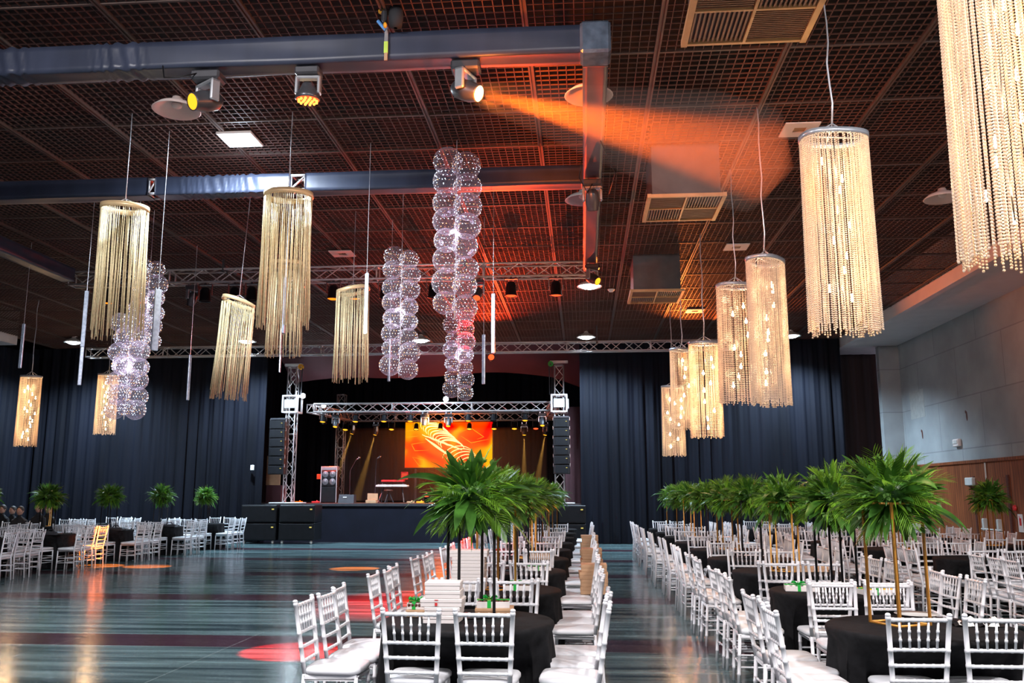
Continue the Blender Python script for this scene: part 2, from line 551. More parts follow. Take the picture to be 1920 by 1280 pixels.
# right wall
WX = 10.88
struct('wall_right', MB().box(WX, WX + 0.2, -7, 31.3, 2.58, CEIL), M['concrete'])
struct('wall_right_wainscot', MB().box(WX - 0.03, WX + 0.2, -7, 31.3, 0, 2.52), M['wood'])
struct('trim_3', MB().box(WX - 0.07, WX + 0.2, -7, 31.3, 2.52, 2.60), M['wood'])
struct('trim_4', MB().box(10.22, WX, 31.0, 31.3, 0, 6.7), M['concrete'])
struct('trim_5', MB().box(X1, 12, -7, 33.5, 6.72, 8.0).box(X1 - 0.05, X1 + 0.15, -7, 33.5, 6.66, 7.02), M['plaster'])
struct('trim_6', MB().box(-24, -19.3, -7, 28.4, 6.7, 8.0), M['plaster'])
struct('wall_left', MB().box(-22.2, -22, -7, 41, 0, 8), M['void'])
struct('wall_back', MB().box(-24, 12, 40.6, 40.8, 0, 8), M['void'])
# marks on the concrete
mb = MB()
mb.box(WX - 0.006, WX, 29.05, 30.25, 4.1, 5.0)
tag(put('wall_patch', mb, pr('pale_plaster_patch', (0.36, 0.37, 0.36), 0.8)), 'pale rectangular plaster patch on the concrete wall by the pillar', 'wall patch')
for i, (y, z, lab) in enumerate(((26.0, 3.85, 'rusty hole high on the concrete wall above the small white lamp'), (29.4, 3.55, 'rusty hole in the concrete wall below the pale patch'))):
    o = put('wall_hole', MB().ball((WX, y, z), 0.09, 7, 5, 0, (0.15, 0.6, 1.6)).ball((WX, y + 0.06, z + 0.12), 0.05, 6, 4, 0, (0.15, 1, 1)), M['choc'])
    tag(o, lab, 'wall hole')
t = thing('emergency_lamp', 'small white emergency lamp box on the bare concrete wall', 'lamp', (WX, 26.7, 3.12))
put('housing', MB().rbox(-0.10, 0, -0.2, 0.2, -0.10, 0.12, 0.02), M['wbox'], t)
put('lamp_face', MB().rbox(-0.12, -0.09, -0.16, 0.16, -0.02, 0.09, 0.01), M['keys'], t)
# fire door in the wainscot with push bar
t = thing('door_1', 'wood-clad fire door with white push bar in the right wall', None, (WX - 0.03, 24.8, 0)); t['kind'] = 'structure'
put('door_leaf', MB().box(-0.03, 0, -0.95, 0.95, 0, 2.1), M['wood'], t)
pb = put('push_bar', MB().tube([(-0.12, -0.62, 0.74), (-0.12, 0.62, 0.74)], 0.022, 8), M['keys'], t)
for y in (-0.45, 0.4):
    put('bracket', MB().rbox(-0.14, -0.03, y - 0.06, y + 0.06, 0.70, 1.02, 0.015), M['keys'], pb)
for y in (-1.0, 1.0):
    put('door_jamb', MB().box(-0.045, 0, y - 0.05, y + 0.05, 0, 2.15), M['choc'], t)
o = put('fire_alarm', MB().lathe([(0, -0.05), (0.06, -0.04), (0.08, 0.0)], 16, mat=Matrix.Rotation(pi / 2, 4, 'Y')), M['red'], loc=(WX - 0.05, 23.55, 1.32))
tag(o, 'round red fire alarm bell on the wooden wall panelling', 'alarm')
t = thing('safety_sign', 'small white safety sign with red mark below the red alarm', 'sign', (WX - 0.035, 23.35, 0.95))
put('sign_plate', MB().box(-0.012, 0, -0.12, 0.12, -0.22, 0.22), M['wbox'], t)
put('red_mark', MB().box(-0.016, -0.011, -0.05, 0.05, -0.06, 0.12).tube([(-0.014, 0, 0.10), (-0.014, 0.05, 0.17)], 0.008, 5), M['red'], t)
tag(put('wall_conduit', MB().tube([(WX - 0.06, 25.0, 2.5), (WX - 0.06, 25.0, 2.05)], 0.02, 8), M['keys']),
    'short white vertical conduit on the wood panelling above the fire door', 'pipe')
tag(put('wall_box', MB().rbox(WX - 0.14, WX - 0.03, 25.7, 26.2, 1.9, 2.12, 0.02), M['keys']), 'white box mounted on the wood panelling near the conduit', 'box')


# ------------------------------------------------------------------ curtains
def curtain(name, label, x0, x1, y, z0, z1, mat, fold=0.42, amp=0.10, axis='x', step=0.055, cat='curtain', sd=1):
    rnd = random.Random(sd)
    mb = MB()
    nx = int(abs(x1 - x0) / step)
    nz = 8
    ph = rnd.random() * 6
    vs, fs = [], []
    th = 0.02
    cols = []
    for i in range(nx + 1):
        x = x0 + (x1 - x0) * i / nx
        a = amp * (0.6 * sin(2 * pi * x / fold + ph + 0.8 * sin(x * 1.3)) + 0.4 * sin(2 * pi * x / (fold * 0.43) + 1.3 * sin(x * 0.7)))
        a *= 0.75 + 0.35 * sin(x * 0.9 + ph)
        cols.append((x, a))
    for side in (0, 1):
        for j in range(nz + 1):
            z = z0 + (z1 - z0) * j / nz
            k = 1.0 - 0.35 * j / nz
            for (x, a) in cols:
                d = y + a * k + side * th
                vs.append((x, d, z) if axis == 'x' else (d, x, z))
    W = nx + 1
    off = (nz + 1) * W
    for j in range(nz):
        for i in range(nx):
            fs.append((j * W + i, j * W + i + 1, (j + 1) * W + i + 1, (j + 1) * W + i))
            fs.append((off + j * W + i, off + (j + 1) * W + i, off + (j + 1) * W + i + 1, off + j * W + i + 1))
    mb.add(vs, fs)
    o = put(name, mb, mat, None, True)
    tag(o, label, cat)
    return o


curtain('curtain', 'tall black pleated curtain closing the hall left of the stage', -22.0, -11.35, YB, 0.02, CEIL - 0.03, M['velvet'], sd=1)
curtain('curtain', 'tall black pleated curtain between the stage and the concrete pillar', -0.08, 8.9, YB, 0.02, CEIL - 0.03, M['velvet'], sd=2)
curtain('curtain', 'black pleated curtain along the left side wall', 6, 30.6, -19.9, 0.02, 6.68, M['velvet'], axis='y', sd=3)
curtain('curtain', 'dark brown drape in the recess beside the concrete pillar', 8.95, 10.7, 32.8, 0.02, 6.7, M['brown_drape'], fold=0.5, sd=4)
curtain('curtain', 'black backdrop curtain hanging behind the led screen on stage', -15, 3, 39.6, 1.34, 7.6, M['velvet'], fold=0.5, amp=0.12, sd=5)
curtain('curtain', 'black side drape at the right edge of the stage', 31.3, 39, 0.15, 1.33, 7.3, M['velvet'], axis='y', sd=6)
curtain('curtain', 'black side drape at the left edge of the stage', 31.3, 39, -13.2, 1.33, 7.3, M['velvet'], axis='y', sd=7)
curtain('curtain', 'narrow dark wine drape behind the right loudspeaker column', -0.75, 0.05, 33.2, 1.33, 4.9, M['maroon'], fold=0.25, amp=0.05, sd=8)

# swagged maroon fabric over the stage mouth
vs, fs = [], []
nx, nz = 60, 8
for s_ in (0, 1):
    for j in range(nz + 1):
        for i in range(nx + 1):
            u = i / nx
            x = -11.3 + 11.3 * u
            low = 5.95 + 0.75 * (1 - abs(2 * u - 1) ** 1.6) * 0.0 + 0.30 * sin(u * pi) + 0.12 * sin(u * 9 + 1) - 0.55 * (u > 0.9) * (u - 0.9) * 4 - 0.35 * max(0, 0.25 - u)
            z = low + (CEIL + 0.25 - low) * j / nz
            y = 31.3 + 2.3 * (1 - j / nz) ** 1.3 + 0.06 * sin(x * 2.2 + j * 0.5) + s_ * 0.03
            vs.append((x, y, z))
W = nx + 1; off = (nz + 1) * W
for j in range(nz):
    for i in range(nx):
        a = j * W + i
        fs.append((a, a + 1, a + W + 1, a + W)); fs.append((off + a, off + a + W, off + a + W + 1, off + a + 1))
o = put('stage_valance', MB().add(vs, fs), M['maroon'], None, True)
tag(o, 'swagged dark maroon fabric stretched above the stage opening', 'drape')


# ------------------------------------------------------------------ trusses
def truss(name, label, p0, p1, size=0.3, group=None, mat='alu', r=0.024, step=0.40):
    p0, p1 = Vector(p0), Vector(p1)
    t = thing(name, label, 'truss', p0, group=group)
    d = (p1 - p0)
    L = d.length
    d.normalize()
    up = Vector((0, 0, 1)) if abs(d.z) < 0.9 else Vector((0, 1, 0))
    a = d.cross(up).normalized() * size / 2
    b = a.cross(d).normalized() * size / 2
    cs = [a + b, a - b, -a - b, -a + b]
    for c in cs:
        put('chord', MB().tube([c, c + d * L], r, 8), M[mat], t, True)
    mb = MB()
    nseg = max(2, int(round(L / step)))
    for k in range(4):
        c0, c1 = cs[k], cs[(k + 1) % 4]
        for i in range(nseg):
            q0 = d * (L * i / nseg); q1 = d * (L * (i + 1) / nseg)
            A, B = (c0, c1) if i % 2 == 0 else (c1, c0)
            mb.tube([A + q0, B + q1], r * 0.55, 5, cap=False)
        for q in (0, L * 0.999):
            mb.tube([c0 + d * q, c1 + d * q], r * 0.7, 5)
        nb = int(L // 3)
        for i in range(1, nb + 1):
            q = d * (L * i / (nb + 1))
            mb.tube([c0 + q, c1 + q], r * 0.9, 5)
    put('lacing', mb, M[mat], t, True)
    return t


TZ = 6.62   # truss centre height
t1 = truss('lighting_truss', 'bare silver box truss across the middle of the hall', (-11.9, 19.3, TZ), (0.25, 19.3, TZ))
t2 = truss('lighting_truss', 'bare silver box truss across the hall just before the stage', (-16.6, 28.2, 6.35), (4.9, 28.2, 6.35), step=0.36)
truss('stage_truss', 'front silver truss of the stage roof frame', (-9.95, 32.2, 4.83), (-1.1, 32.2, 4.83))
truss('stage_truss', 'rear silver truss of the stage roof frame above the screen', (-10.2, 37.2, 4.9), (-1.2, 37.2, 4.9))
truss('stage_truss', 'left side truss of the stage roof frame', (-10.2, 32.5, 4.85), (-9.75, 37.0, 4.88))
truss('stage_truss', 'right side truss of the stage roof frame', (-1.0, 32.5, 4.85), (-1.45, 37.0, 4.88))
truss('stage_tower', 'front left truss tower carrying the line array', (-10.75, 32.0, 1.35), (-10.75, 32.0, 6.35), 0.32)
truss('stage_tower', 'front right truss tower carrying the line array', (-0.83, 32.0, 1.35), (-0.83, 32.0, 6.3), 0.32)
truss('stage_tower', 'rear left truss tower of the stage roof frame', (-10.35, 37.3, 1.35), (-10.35, 37.3, 5.9), 0.32)
for (x, y, z, lab) in ((-10.75, 32.0, 4.95, 'silver sleeve block on the front left stage tower'), (-0.83, 32.0, 4.9, 'silver sleeve block on the front right stage tower')):
    t = thing('tower_sleeve', lab, 'sleeve block', (x, y, z))
    mb = MB()
    for sx in (-1, 1):
        for sy in (-1, 1):
            mb.rbox(sx * 0.27 - 0.035, sx * 0.27 + 0.035, sy * 0.27 - 0.035, sy * 0.27 + 0.035, -0.33, 0.33, 0.01)
    for zz in (-0.3, 0.3):
        for q in (-0.27, 0.27):
            mb.box(-0.27, 0.27, q - 0.02, q + 0.02, zz - 0.03, zz + 0.03).box(q - 0.02, q + 0.02, -0.27, 0.27, zz - 0.03, zz + 0.03)
    put('frame', mb, M['alu'], t)
    put('side_plate', MB().rbox(-0.20, 0.20, -0.32, -0.295, -0.16, 0.16, 0.008), M['keys'], t)
    put('side_plate', MB().rbox(-0.345 if x < -5 else 0.30, -0.30 if x < -5 else 0.345, -0.2, 0.2, -0.2, 0.16, 0.01), M['keys'], t)
for (x, lab, gr) in ((-10.75, 'top pulley head of the front left stage tower', 'e_orange'), (-0.83, 'top pulley head with green wheel on the front right stage tower', 'e_green')):
    t = thing('pulley_assembly', lab, 'pulley', (x, 32, 6.42))
    put('beam', MB().rbox(-0.33, 0.33, -0.08, 0.08, -0.04, 0.06, 0.01), M['alu'], t)
    put('pulley', MB().lathe([(0.03, -0.05), (0.10, -0.05), (0.08, 0), (0.10, 0.05), (0.03, 0.05)], 14, at=(-0.3 if x > -5 else 0.3, -0.1, -0.07), mat=Matrix.Rotation(pi / 2, 4, 'X')), M['ribbon'] if x > -5 else M['orange'], t)
    put('chain', MB().tube([(-0.36 if x > -5 else 0.36, -0.1, -0.1), (-0.34 if x > -5 else 0.34, -0.1, -1.2)], 0.02, 5).tube([(-0.25 if x > -5 else 0.25, -0.1, -0.1), (-0.26 if x > -5 else 0.26, -0.1, -1.2)], 0.012, 5), M['dgrey'], t)


def sleeve_box(x0, x1, y0, y1, z0, z1, wr, axis):
    """fabric sleeve, long box with slightly rippled skin; wr = list of (start, end) ranges along the axis with gathers"""
    mb = MB()
    a0, a1 = (x0, x1) if axis == 'x' else (y0, y1)
    L = a1 - a0
    ns = max(4, int(L / 0.035))
    sec = []
    N = 5
    c0, c1 = (y0, y1) if axis == 'x' else (x0, x1)
    for i in range(N): sec.append((c0, z0 + (z1 - z0) * i / N, -1, 0))
    for i in range(N): sec.append((c0 + (c1 - c0) * i / N, z1, 0, 1))
    for i in range(N): sec.append((c1, z1 - (z1 - z0) * i / N, 1, 0))
    for i in range(N): sec.append((c1 - (c1 - c0) * i / N, z0, 0, -1))
    K = len(sec)
    vs, fs = [], []
    for i in range(ns + 1):
        a = a0 + L * i / ns
        g = 0.0
        for (w0, w1) in wr:
            if w0 < a < w1:
                g = min(1, (a - w0) / 0.2, (w1 - a) / 0.2)
        for k, (c, z, dc, dz) in enumerate(sec):
            mid = sin(pi * (k % N) / N)
            q = 0.003 * sin(a * 3.1 + k) - 0.010 * mid * (0.5 + 0.5 * sin(a * 1.7 + k // N))
            q += g * 0.017 * sin(a * 52 + 2.5 * sin(a * 9) + (k % N) * 0.7)
            c_, z_ = c + dc * q, z + dz * q
            vs.append((a, c_, z_) if axis == 'x' else (c_, a, z_))
    for i in range(ns):
        for k in range(K):
            fs.append((i * K + k, i * K + (k + 1) % K, (i + 1) * K + (k + 1) % K, (i + 1) * K + k))
    fs.append(tuple(range(K))); fs.append(tuple(ns * K + k for k in range(K))[::-1])
    return mb.add(vs, fs)


t = thing('covered_truss', 'navy fabric-wrapped truss crossing the ceiling nearest the viewer', 'truss', (0, 0, 0))
put('fabric_sleeve', sleeve_box(-8.6, 0.05, 9.1, 9.4, 6.48, 6.80, [(-7.2, -6.3), (-5.7, -4.9)], 'x'), M['sleeve'], t, True)
put('corner_wrap', MB().rbox(0.03, 0.37, 9.06, 9.43, 6.45, 6.83, 0.03), pr('clear_film_over_fabric', (0.10, 0.13, 0.18), 0.12, vary=0.4, scale=6, bump=0.9, bscale=9), t)
t = thing('covered_truss', 'navy fabric-wrapped truss behind the gold fringe lamps', 'truss', (0, 0, 0))
put('fabric_sleeve', sleeve_box(-11.6, -7.05, 13.3, 13.6, 6.48, 6.78, [], 'x'), M['sleeve'], t, True)
put('fabric_sleeve', sleeve_box(-6.93, -4.66, 13.3, 13.6, 6.48, 6.78, [(-6.6, -5.1)], 'x'), M['sleeve'], t, True)
put('fabric_sleeve', sleeve_box(-4.42, 0.06, 13.3, 13.6, 6.48, 6.78, [], 'x'), M['sleeve'], t, True)
for gx0, gx1 in ((-7.06, -6.92), (-4.67, -4.41)):
    mb = MB()
    for (yy_, zz_) in ((13.33, 6.51), (13.33, 6.75), (13.57, 6.51), (13.57, 6.75)):
        mb.tube([(gx0, yy_, zz_), (gx1, yy_, zz_)], 0.024, 8)
    mb.tube([(gx0, 13.33, 6.51), (gx1, 13.33, 6.75)], 0.016, 6).tube([(gx0 + 0.02, 13.33, 6.51), (gx0 + 0.02, 13.33, 6.75)], 0.016, 6)
    for gx in (gx0 + 0.02, gx1 - 0.02):
        mb.tube([(gx, 13.33, 6.51), (gx, 13.33, 6.75), (gx, 13.57, 6.75), (gx, 13.57, 6.51), (gx, 13.33, 6.51)], 0.016, 6)
    put('truss_lattice', mb, M['alu'], t, True)
t = thing('covered_truss', 'navy fabric-wrapped truss running towards the stage along the right', 'truss', (0, 0, 0))
put('fabric_sleeve', sleeve_box(0.06, 0.35, 9.45, 18.9, 6.47, 6.78, [], 'y'), M['sleeve'], t, True)
t = thing('covered_truss', 'navy fabric-wrapped truss running towards the stage on the far left', 'truss', (0, 0, 0))
put('fabric_sleeve', sleeve_box(-11.9, -11.6, 9.5, 18.9, 6.47, 6.78, [], 'y'), M['sleeve'], t, True)


# hanging rods that carry the trusses
for i, (x, y, z) in enumerate(((-8.2, 19.3, 6.79), (-2.6, 19.3, 6.79), (-9.5, 28.2, 6.52), (0.5, 28.2, 6.52))):
    tag(put('truss_sling', MB().tube([(x, y - 0.15, z - 0.10), (x, y - 0.15, CEIL)], 0.03, 6).tube([(x, y + 0.15, z - 0.10), (x, y - 0.15, CEIL - 0.05)], 0.02, 6), M['dgrey']),
        ['black sling holding the middle silver truss, left', 'black sling holding the middle silver truss, right',
         'black sling holding the far silver truss, left', 'black sling holding the far silver truss, right'][i], 'sling')

# chain hoist with bag and slings on the nearest covered truss
t = thing('chain_hoist', 'black chain bag with orange hook hanging above the nearest fabric-wrapped truss', 'hoist', (-2.12, 9.1, 6.8))
put('chain_bag', MB().lathe([(0.02, -0.02), (0.07, 0.0), (0.085, 0.1), (0.075, 0.22), (0.03, 0.24)], 14, at=(0.10, -0.12, 0.0)), M['suit'], t, True)
put('motor', MB().rbox(-0.06, 0.0, -0.17, -0.08, 0.05, 0.19, 0.02), M['dgrey'], t)
put('hook', MB().ball((-0.02, -0.12, 0.02), 0.022, 8, 6, 0, (1, 1, 1.6)), M['orange'], t)
put('hook', MB().ball((-0.055, -0.12, 0.19), 0.05, 10, 6, 0, (1, 1, 0.7)), M['orange'], t)
put('sling', MB().box(-0.045, -0.005, -0.035, -0.015, -0.16, 0.0).box(-0.035, -0.01, -0.05, -0.03, -0.03, 0.04), M['silver'], t)
put('sling_label', MB().box(-0.047, -0.003, -0.04, -0.02, -0.27, -0.13), M['yellow'], t)
put('sling_end', MB().box(-0.04, -0.005, -0.045, -0.03, -0.36, -0.27), M['kraft'], t)
put('tie', MB().tube([(-0.03, -0.05, 0.0), (-0.12, -0.06, 0.11)], 0.02, 6), M['blue'], t)

# ------------------------------------------------------------------ ceiling fittings
def duct_box(x0, x1, y0, y1, label):
    t = thing('air_duct', label, 'air vent', ((x0 + x1) / 2, (y0 + y1) / 2, 6.16))
    hx, hy = (x1 - x0) / 2, (y1 - y0) / 2
    put('duct_body', MB().box(-hx + 0.05, hx - 0.05, -hy + 0.05, hy - 0.05, 0.02, 1.2), M['duct'], t)
    fr = MB()
    for s_ in (-1, 1):
        fr.box(s_ * hx - 0.03, s_ * hx + 0.03, -hy - 0.03, hy + 0.03, -0.03, 0.03)
        fr.box(-hx, hx, s_ * hy - 0.02, s_ * hy + 0.02, -0.025, 0.028)
    fr.box(-0.014, 0.014, -hy, hy, -0.028, 0.02).box(-hx, hx, -0.014, 0.014, -0.02, 0.02)
    put('grille_frame', fr, M['goldpost'] if False else pr('tan_frame', (0.50, 0.33, 0.16), 0.45, vary=0.1), t)
    for (sx, sy) in ((-1, -1), (1, -1), (-1, 1), (1, 1)):
        mb = MB()
        cx0, cx1 = sorted((sx * 0.02, sx * (hx - 0.03)))
        cy0, cy1 = sorted((sy * 0.02, sy * (hy - 0.03)))
        if sx * sy < 0:
            k = 12
            for i in range(k):
                x = cx0 + (cx1 - cx0) * (i + 0.5) / k
                mb.box(x - 0.012, x + 0.008, cy0, cy1, -0.012, 0.012)
        else:
            k = 16
            for i in range(k):
                y = cy0 + (cy1 - cy0) * (i + 0.5) / k
                mb.box(cx0, cx1, y - 0.007, y + 0.007, -0.005, 0.015)
        put('louvre', mb, pr('vent_louvre', (0.16, 0.09, 0.06), 0.5), t)
    return t


duct_box(1.08, 2.26, 7.2, 8.42, 'square ceiling air duct nearest the viewer, its grille cut by the frame')
duct_box(1.07, 2.21, 13.1, 14.3, 'square ceiling air duct caught in the orange light beam')
duct_box(1.14, 2.29, 19.5, 20.75, 'dark square ceiling air duct farthest away, beside the silver truss')
tag(put('smoke_detector', MB().lathe([(0.0, -0.07), (0.05, -0.065), (0.09, -0.02), (0.10, 0.0)], 16), M['keys'], loc=(2.25, 8.95, CEIL - 0.03), smooth=True),
    'round white smoke detector near the nearest air duct', 'smoke detector')
tag(put('smoke_detector', MB().lathe([(0.0, -0.07), (0.05, -0.065), (0.09, -0.02), (0.10, 0.0)], 16), M['keys'], loc=(0.80, 22.8, CEIL - 0.03), smooth=True),
    'small round white detector left of the farthest air duct', 'smoke detector')
for i, (x, y, lab) in enumerate(((3.25, 12.6, 'square white downlight plate right of the large crystal lamps, nearest one'),
                                 (3.39, 18.9, 'square white downlight plate above the paired crystal lamps'),
                                 (3.33, 25.7, 'small square white downlight plate farthest down the right side'),
                                 (-5.3, 18.75, 'square downlight plate catching orange light, left of centre'))):
    t = thing('square_downlight', lab, 'ceiling light', (x, y, CEIL - 0.035))
    fr = MB()
    for s_ in (-1, 1):
        fr.box(s_ * 0.17 - 0.08, s_ * 0.17 + 0.08, -0.25, 0.25, -0.02, 0.0).box(-0.09, 0.09, s_ * 0.17 - 0.08, s_ * 0.17 + 0.08, -0.02, 0.0)
    put('plate', fr, M['wbox'], t)
    put('recess', MB().box(-0.095, 0.095, -0.095, 0.095, 0.005, 0.015), M['kraft'], t)
# lit square panel
t = thing('square_ceiling_light', 'glaring white square led panel in the ceiling on the left', 'ceiling light', (-5.12, 12.3, CEIL - 0.04))
put('plate', MB().rbox(-0.27, 0.27, -0.27, 0.27, -0.02, 0.02, 0.008), M['wbox'], t)
put('diffuser', MB().rbox(-0.20, 0.20, -0.2, 0.2, -0.035, -0.02, 0.005), emis('panel_white', (0.88, 0.96, 1.0), 30), t)
light('AREA', (-5.12, 12.3, CEIL - 0.09), 520, (0.78, 0.90, 1.0), t, aim=(-5.12, 12.3, 0), size=0.36)
light('POINT', (-5.12, 12.3, CEIL - 0.30), 26, (0.70, 0.85, 1.0), t, size=0.15)
# saucer lamps
saucers = [(-5.45, 10.9, 0, 'unlit round saucer lamp beside the amber moving head, upper left'),
           (0.14, 10.9, 0, 'unlit round saucer lamp half hidden by the wrapped truss, nearest'),
           (0.06, 15.07, 0, 'unlit round saucer lamp half hidden by the wrapped truss, second'),
           (6.4, 15.5, 0, 'unlit round saucer lamp near the right wall soffit'),
           (0.22, 21.7, 1, 'lit round saucer lamp just beyond the middle truss'),
           (0.16, 29.0, 1, 'lit round saucer lamp over the right end of the stage'),
           (-17.4, 28.6, 1, 'lit round saucer lamp at the far left'),
           (-11.4, 28.9, 1, 'lit round saucer lamp behind a gold fringe lamp'),
           (-5.43, 29.2, 1, 'lit round saucer lamp over the middle of the stage'),
           (6.9, 29.3, 1, 'lit round saucer lamp at the right end of the black curtain')]
for (x, y, lit, lab) in saucers:
    t = thing('saucer_lamp', lab, 'ceiling light', (x, y, CEIL - 0.03))
    put('shade', MB().lathe([(0.06, 0.02), (0.08, -0.03), (0.24, -0.10), (0.32, -0.17), (0.31, -0.18), (0.23, -0.11), (0.05, -0.05)], 24), M['plaster'] if not lit else M['keys'], t, True)
    put('bulb', MB().ball((0, 0, -0.10 if not lit else -0.15), 0.07 if not lit else 0.23, 14, 8, 0, (1, 1, 0.6) if not lit else (1, 1, 0.38)), M['e_white'] if lit else M['wbox'], t, True)
    if lit:
        light('SPOT', (x, y, CEIL - 0.32), 3200 if y > 28 else 900, (0.62, 0.82, 1.0), t, aim=(x, y + (0.45 if y > 28 else 0), 0), size=0.15, cone=140, blend=0.7)


# ------------------------------------------------------------------ light fixtures
def moving_head(loc, aim, lens, label, group=None, wash=False, sc=1.0, glow=None, body='dgrey'):
    """hangs from its clamp point loc, head aimed at the point aim"""
    L = Vector(loc)
    t = thing('moving_head', label, 'stage light', L, group=group)
    t.scale = (sc,) * 3
    b = put('base', MB().rbox(-0.15, 0.15, -0.10, 0.10, -0.13, -0.03, 0.02), M[body], t)
    put('clamp', MB().box(-0.11, -0.07, -0.02, 0.02, -0.03, 0.05).box(0.07, 0.11, -0.02, 0.02, -0.03, 0.05), M['silver'], t)
    c = Vector((0, 0, -0.33))
    A = Vector(aim) - (L + c * sc)
    pan = atan2(A.y, A.x) - pi / 2
    Rz = Matrix.Rotation(pan, 4, 'Z')
    y_ = MB()
    y_.rbox(-0.155, -0.115, -0.05, 0.05, -0.36, -0.13, 0.012, 0, Rz).rbox(0.115, 0.155, -0.05, 0.05, -0.36, -0.13, 0.012, 0, Rz).rbox(-0.155, 0.155, -0.05, 0.05, -0.17, -0.13, 0.012, 0, Rz)
    put('yoke', y_, M['silver'], t)
    q = A.to_track_quat('-Z', 'Y').to_matrix().to_4x4()
    if wash:
        prof = [(0.0, 0.11), (0.07, 0.10), (0.10, 0.03), (0.145, -0.05), (0.15, -0.09), (0.14, -0.10)]
        zl, rl = -0.095, 0.135
    else:
        prof = [(0.0, 0.16), (0.06, 0.155), (0.10, 0.10), (0.11, -0.05), (0.085, -0.15), (0.09, -0.17), (0.08, -0.17)]
        zl, rl = -0.165, 0.08
    hd = put('head', MB().lathe(prof, 16, at=c, mat=q), M[body], t, True)
    lm = MB().lathe([(0.0, zl - 0.015), (rl * 0.7, zl - 0.010), (rl, zl)], 18, at=c, mat=q)
    put('lens', lm, M[lens], hd, True)
    if wash:
        dm = MB()
        for k in range(19):
            r_, a_ = (0, 0) if k == 0 else ((0.055, k * pi / 3) if k < 7 else (0.108, k * pi / 6))
            p = q @ Vector((r_ * cos(a_), r_ * sin(a_), zl - 0.02)) + c
            dm.ball(p, 0.019, 6, 4)
        put('led', dm, emis('wash_led', (1.0, 0.35, 0.06), 3), hd, True)
    return t, L + (c + A.normalized() * 0.19) * sc, A.normalized()


def par(loc, aim, lens, label, group=None, sc=1.0, glow=True):
    L = Vector(loc)
    t = thing('par_can', label, 'stage light', L, group=group)
    t.scale = (sc,) * 3
    c = Vector((0, 0, -0.20))
    A = Vector(aim) - L
    q = A.to_track_quat('-Z', 'Y').to_matrix().to_4x4()
    put('yoke', MB().box(-0.13, -0.12, -0.02, 0.02, -0.22, -0.02).box(0.12, 0.13, -0.02, 0.02, -0.22, -0.02).box(-0.13, 0.13, -0.02, 0.02, -0.02, -0.005).box(-0.02, 0.02, -0.02, 0.02, -0.01, 0.05), M['dgrey'], t)
    b = put('can', MB().lathe([(0, 0.13), (0.06, 0.13), (0.085, 0.08), (0.10, -0.10), (0.115, -0.11), (0.115, -0.13), (0.10, -0.12)], 14, at=c, mat=q), M['black'], t, True)
    if lens:
        put('lens', MB().lathe([(0.0, -0.135), (0.07, -0.13), (0.10, -0.115)], 14, at=c, mat=q), M[lens], b, True)
    return t, L + c + A.normalized() * 0.15, A.normalized()


# on the nearest wrapped truss
th, p, a = moving_head((-4.27, 9.25, 6.50), (-5.6, 7.3, 5.2), 'e_amber', 'moving head with glowing amber lens under the nearest truss, left', sc=1.15)
th, p, a = moving_head((-3.08, 9.25, 6.50), (-3.1, 9.6, 0), 'e_redled', 'wash light with red and yellow led cluster under the nearest truss', wash=True, sc=0.95)
light('SPOT', p, 26000, (1.0, 0.008, 0.004), th, aim=(-3.1, 9.65, 0), size=0.03, cone=11.5, blend=0.25)
th, p, a = moving_head((-1.26, 9.25, 6.50), (0.74, 8.45, 5.20), 'e_hot', 'moving head throwing the bright orange beam, under the nearest truss', sc=1.1)
beam_from, beam_dir = p, a
light('SPOT', p + a * 0.05 + Vector((0, 0, -0.02)), 700, (1.0, 0.17, 0.01), th, aim=(2.2, 14.0, 6.9), size=0.05, cone=100, blend=1.0)  # extra wide spill added to tint the duct and ceiling orange
light('SPOT', p + a * 0.03, 16000, (1.0, 0.13, 0.004), th, aim=p + a, size=0.04, cone=15, blend=0.5)
light('POINT', p + Vector((0.02, -0.15, -0.12)), 60, (1.0, 0.22, 0.02), th, size=0.05)  # added glow that oranges the ceiling near the lens
moving_head((0.2, 13.1, 6.47), (0.3, 14.5, 4.0), 'dgrey', 'unlit moving head hanging in the orange haze under the right truss', sc=1.0)
moving_head((0.25, 18.2, 6.47), (1.2, 17.4, 5.4), 'e_amber', 'moving head with side-facing amber lens at the end of the right truss', sc=1.0)
# hanging cables at the heads
for pts, lab in (([(-4.75, 9.1, 6.5), (-4.70, 9.05, 6.33), (-4.5, 9.0, 6.30), (-4.35, 9.15, 6.42)], 'thin cable looping to the amber moving head on the left'),
                 ([(0.05, 12.2, 6.47), (0.0, 12.3, 6.2), (0.12, 12.7, 6.1), (0.2, 13.0, 6.35)], 'thin cable looping to the unlit moving head'),
                 ([(0.3, 11.6, 6.47), (0.52, 12.3, 6.25), (0.45, 12.9, 6.15), (0.28, 13.1, 6.35)], 'thin cable drooping right of the wrapped truss')):
    tag(put('power_cable', MB().tube(pts, 0.008, 5), M['black'], None, True), lab, 'cable')

# on the middle silver truss
mids = [(-10.9, 'e_orange'), (-10.1, 'e_orange'), (-8.6, None), (-7.9, None), (-7.5, None), (-5.6, 'e_orange'), (-5.1, 'e_orange'), (-4.4, None), (-3.3, None), (-1.55, 'e_redled'), (-0.55, 'e_redled')]
for k, (x, ln) in enumerate(mids):
    th, p, a = par((x, 19.17, 6.42), (x, 19.0 if k % 2 else 19.5, 0), ln,
                   ('glowing' if ln else 'unlit') + ' black spotlight on the middle truss, ' + ORD[k] + ' from the left', group='spotlights on the middle truss', sc=1.25)
    if ln == 'e_orange' and k in (0, 1, 5):
        pass
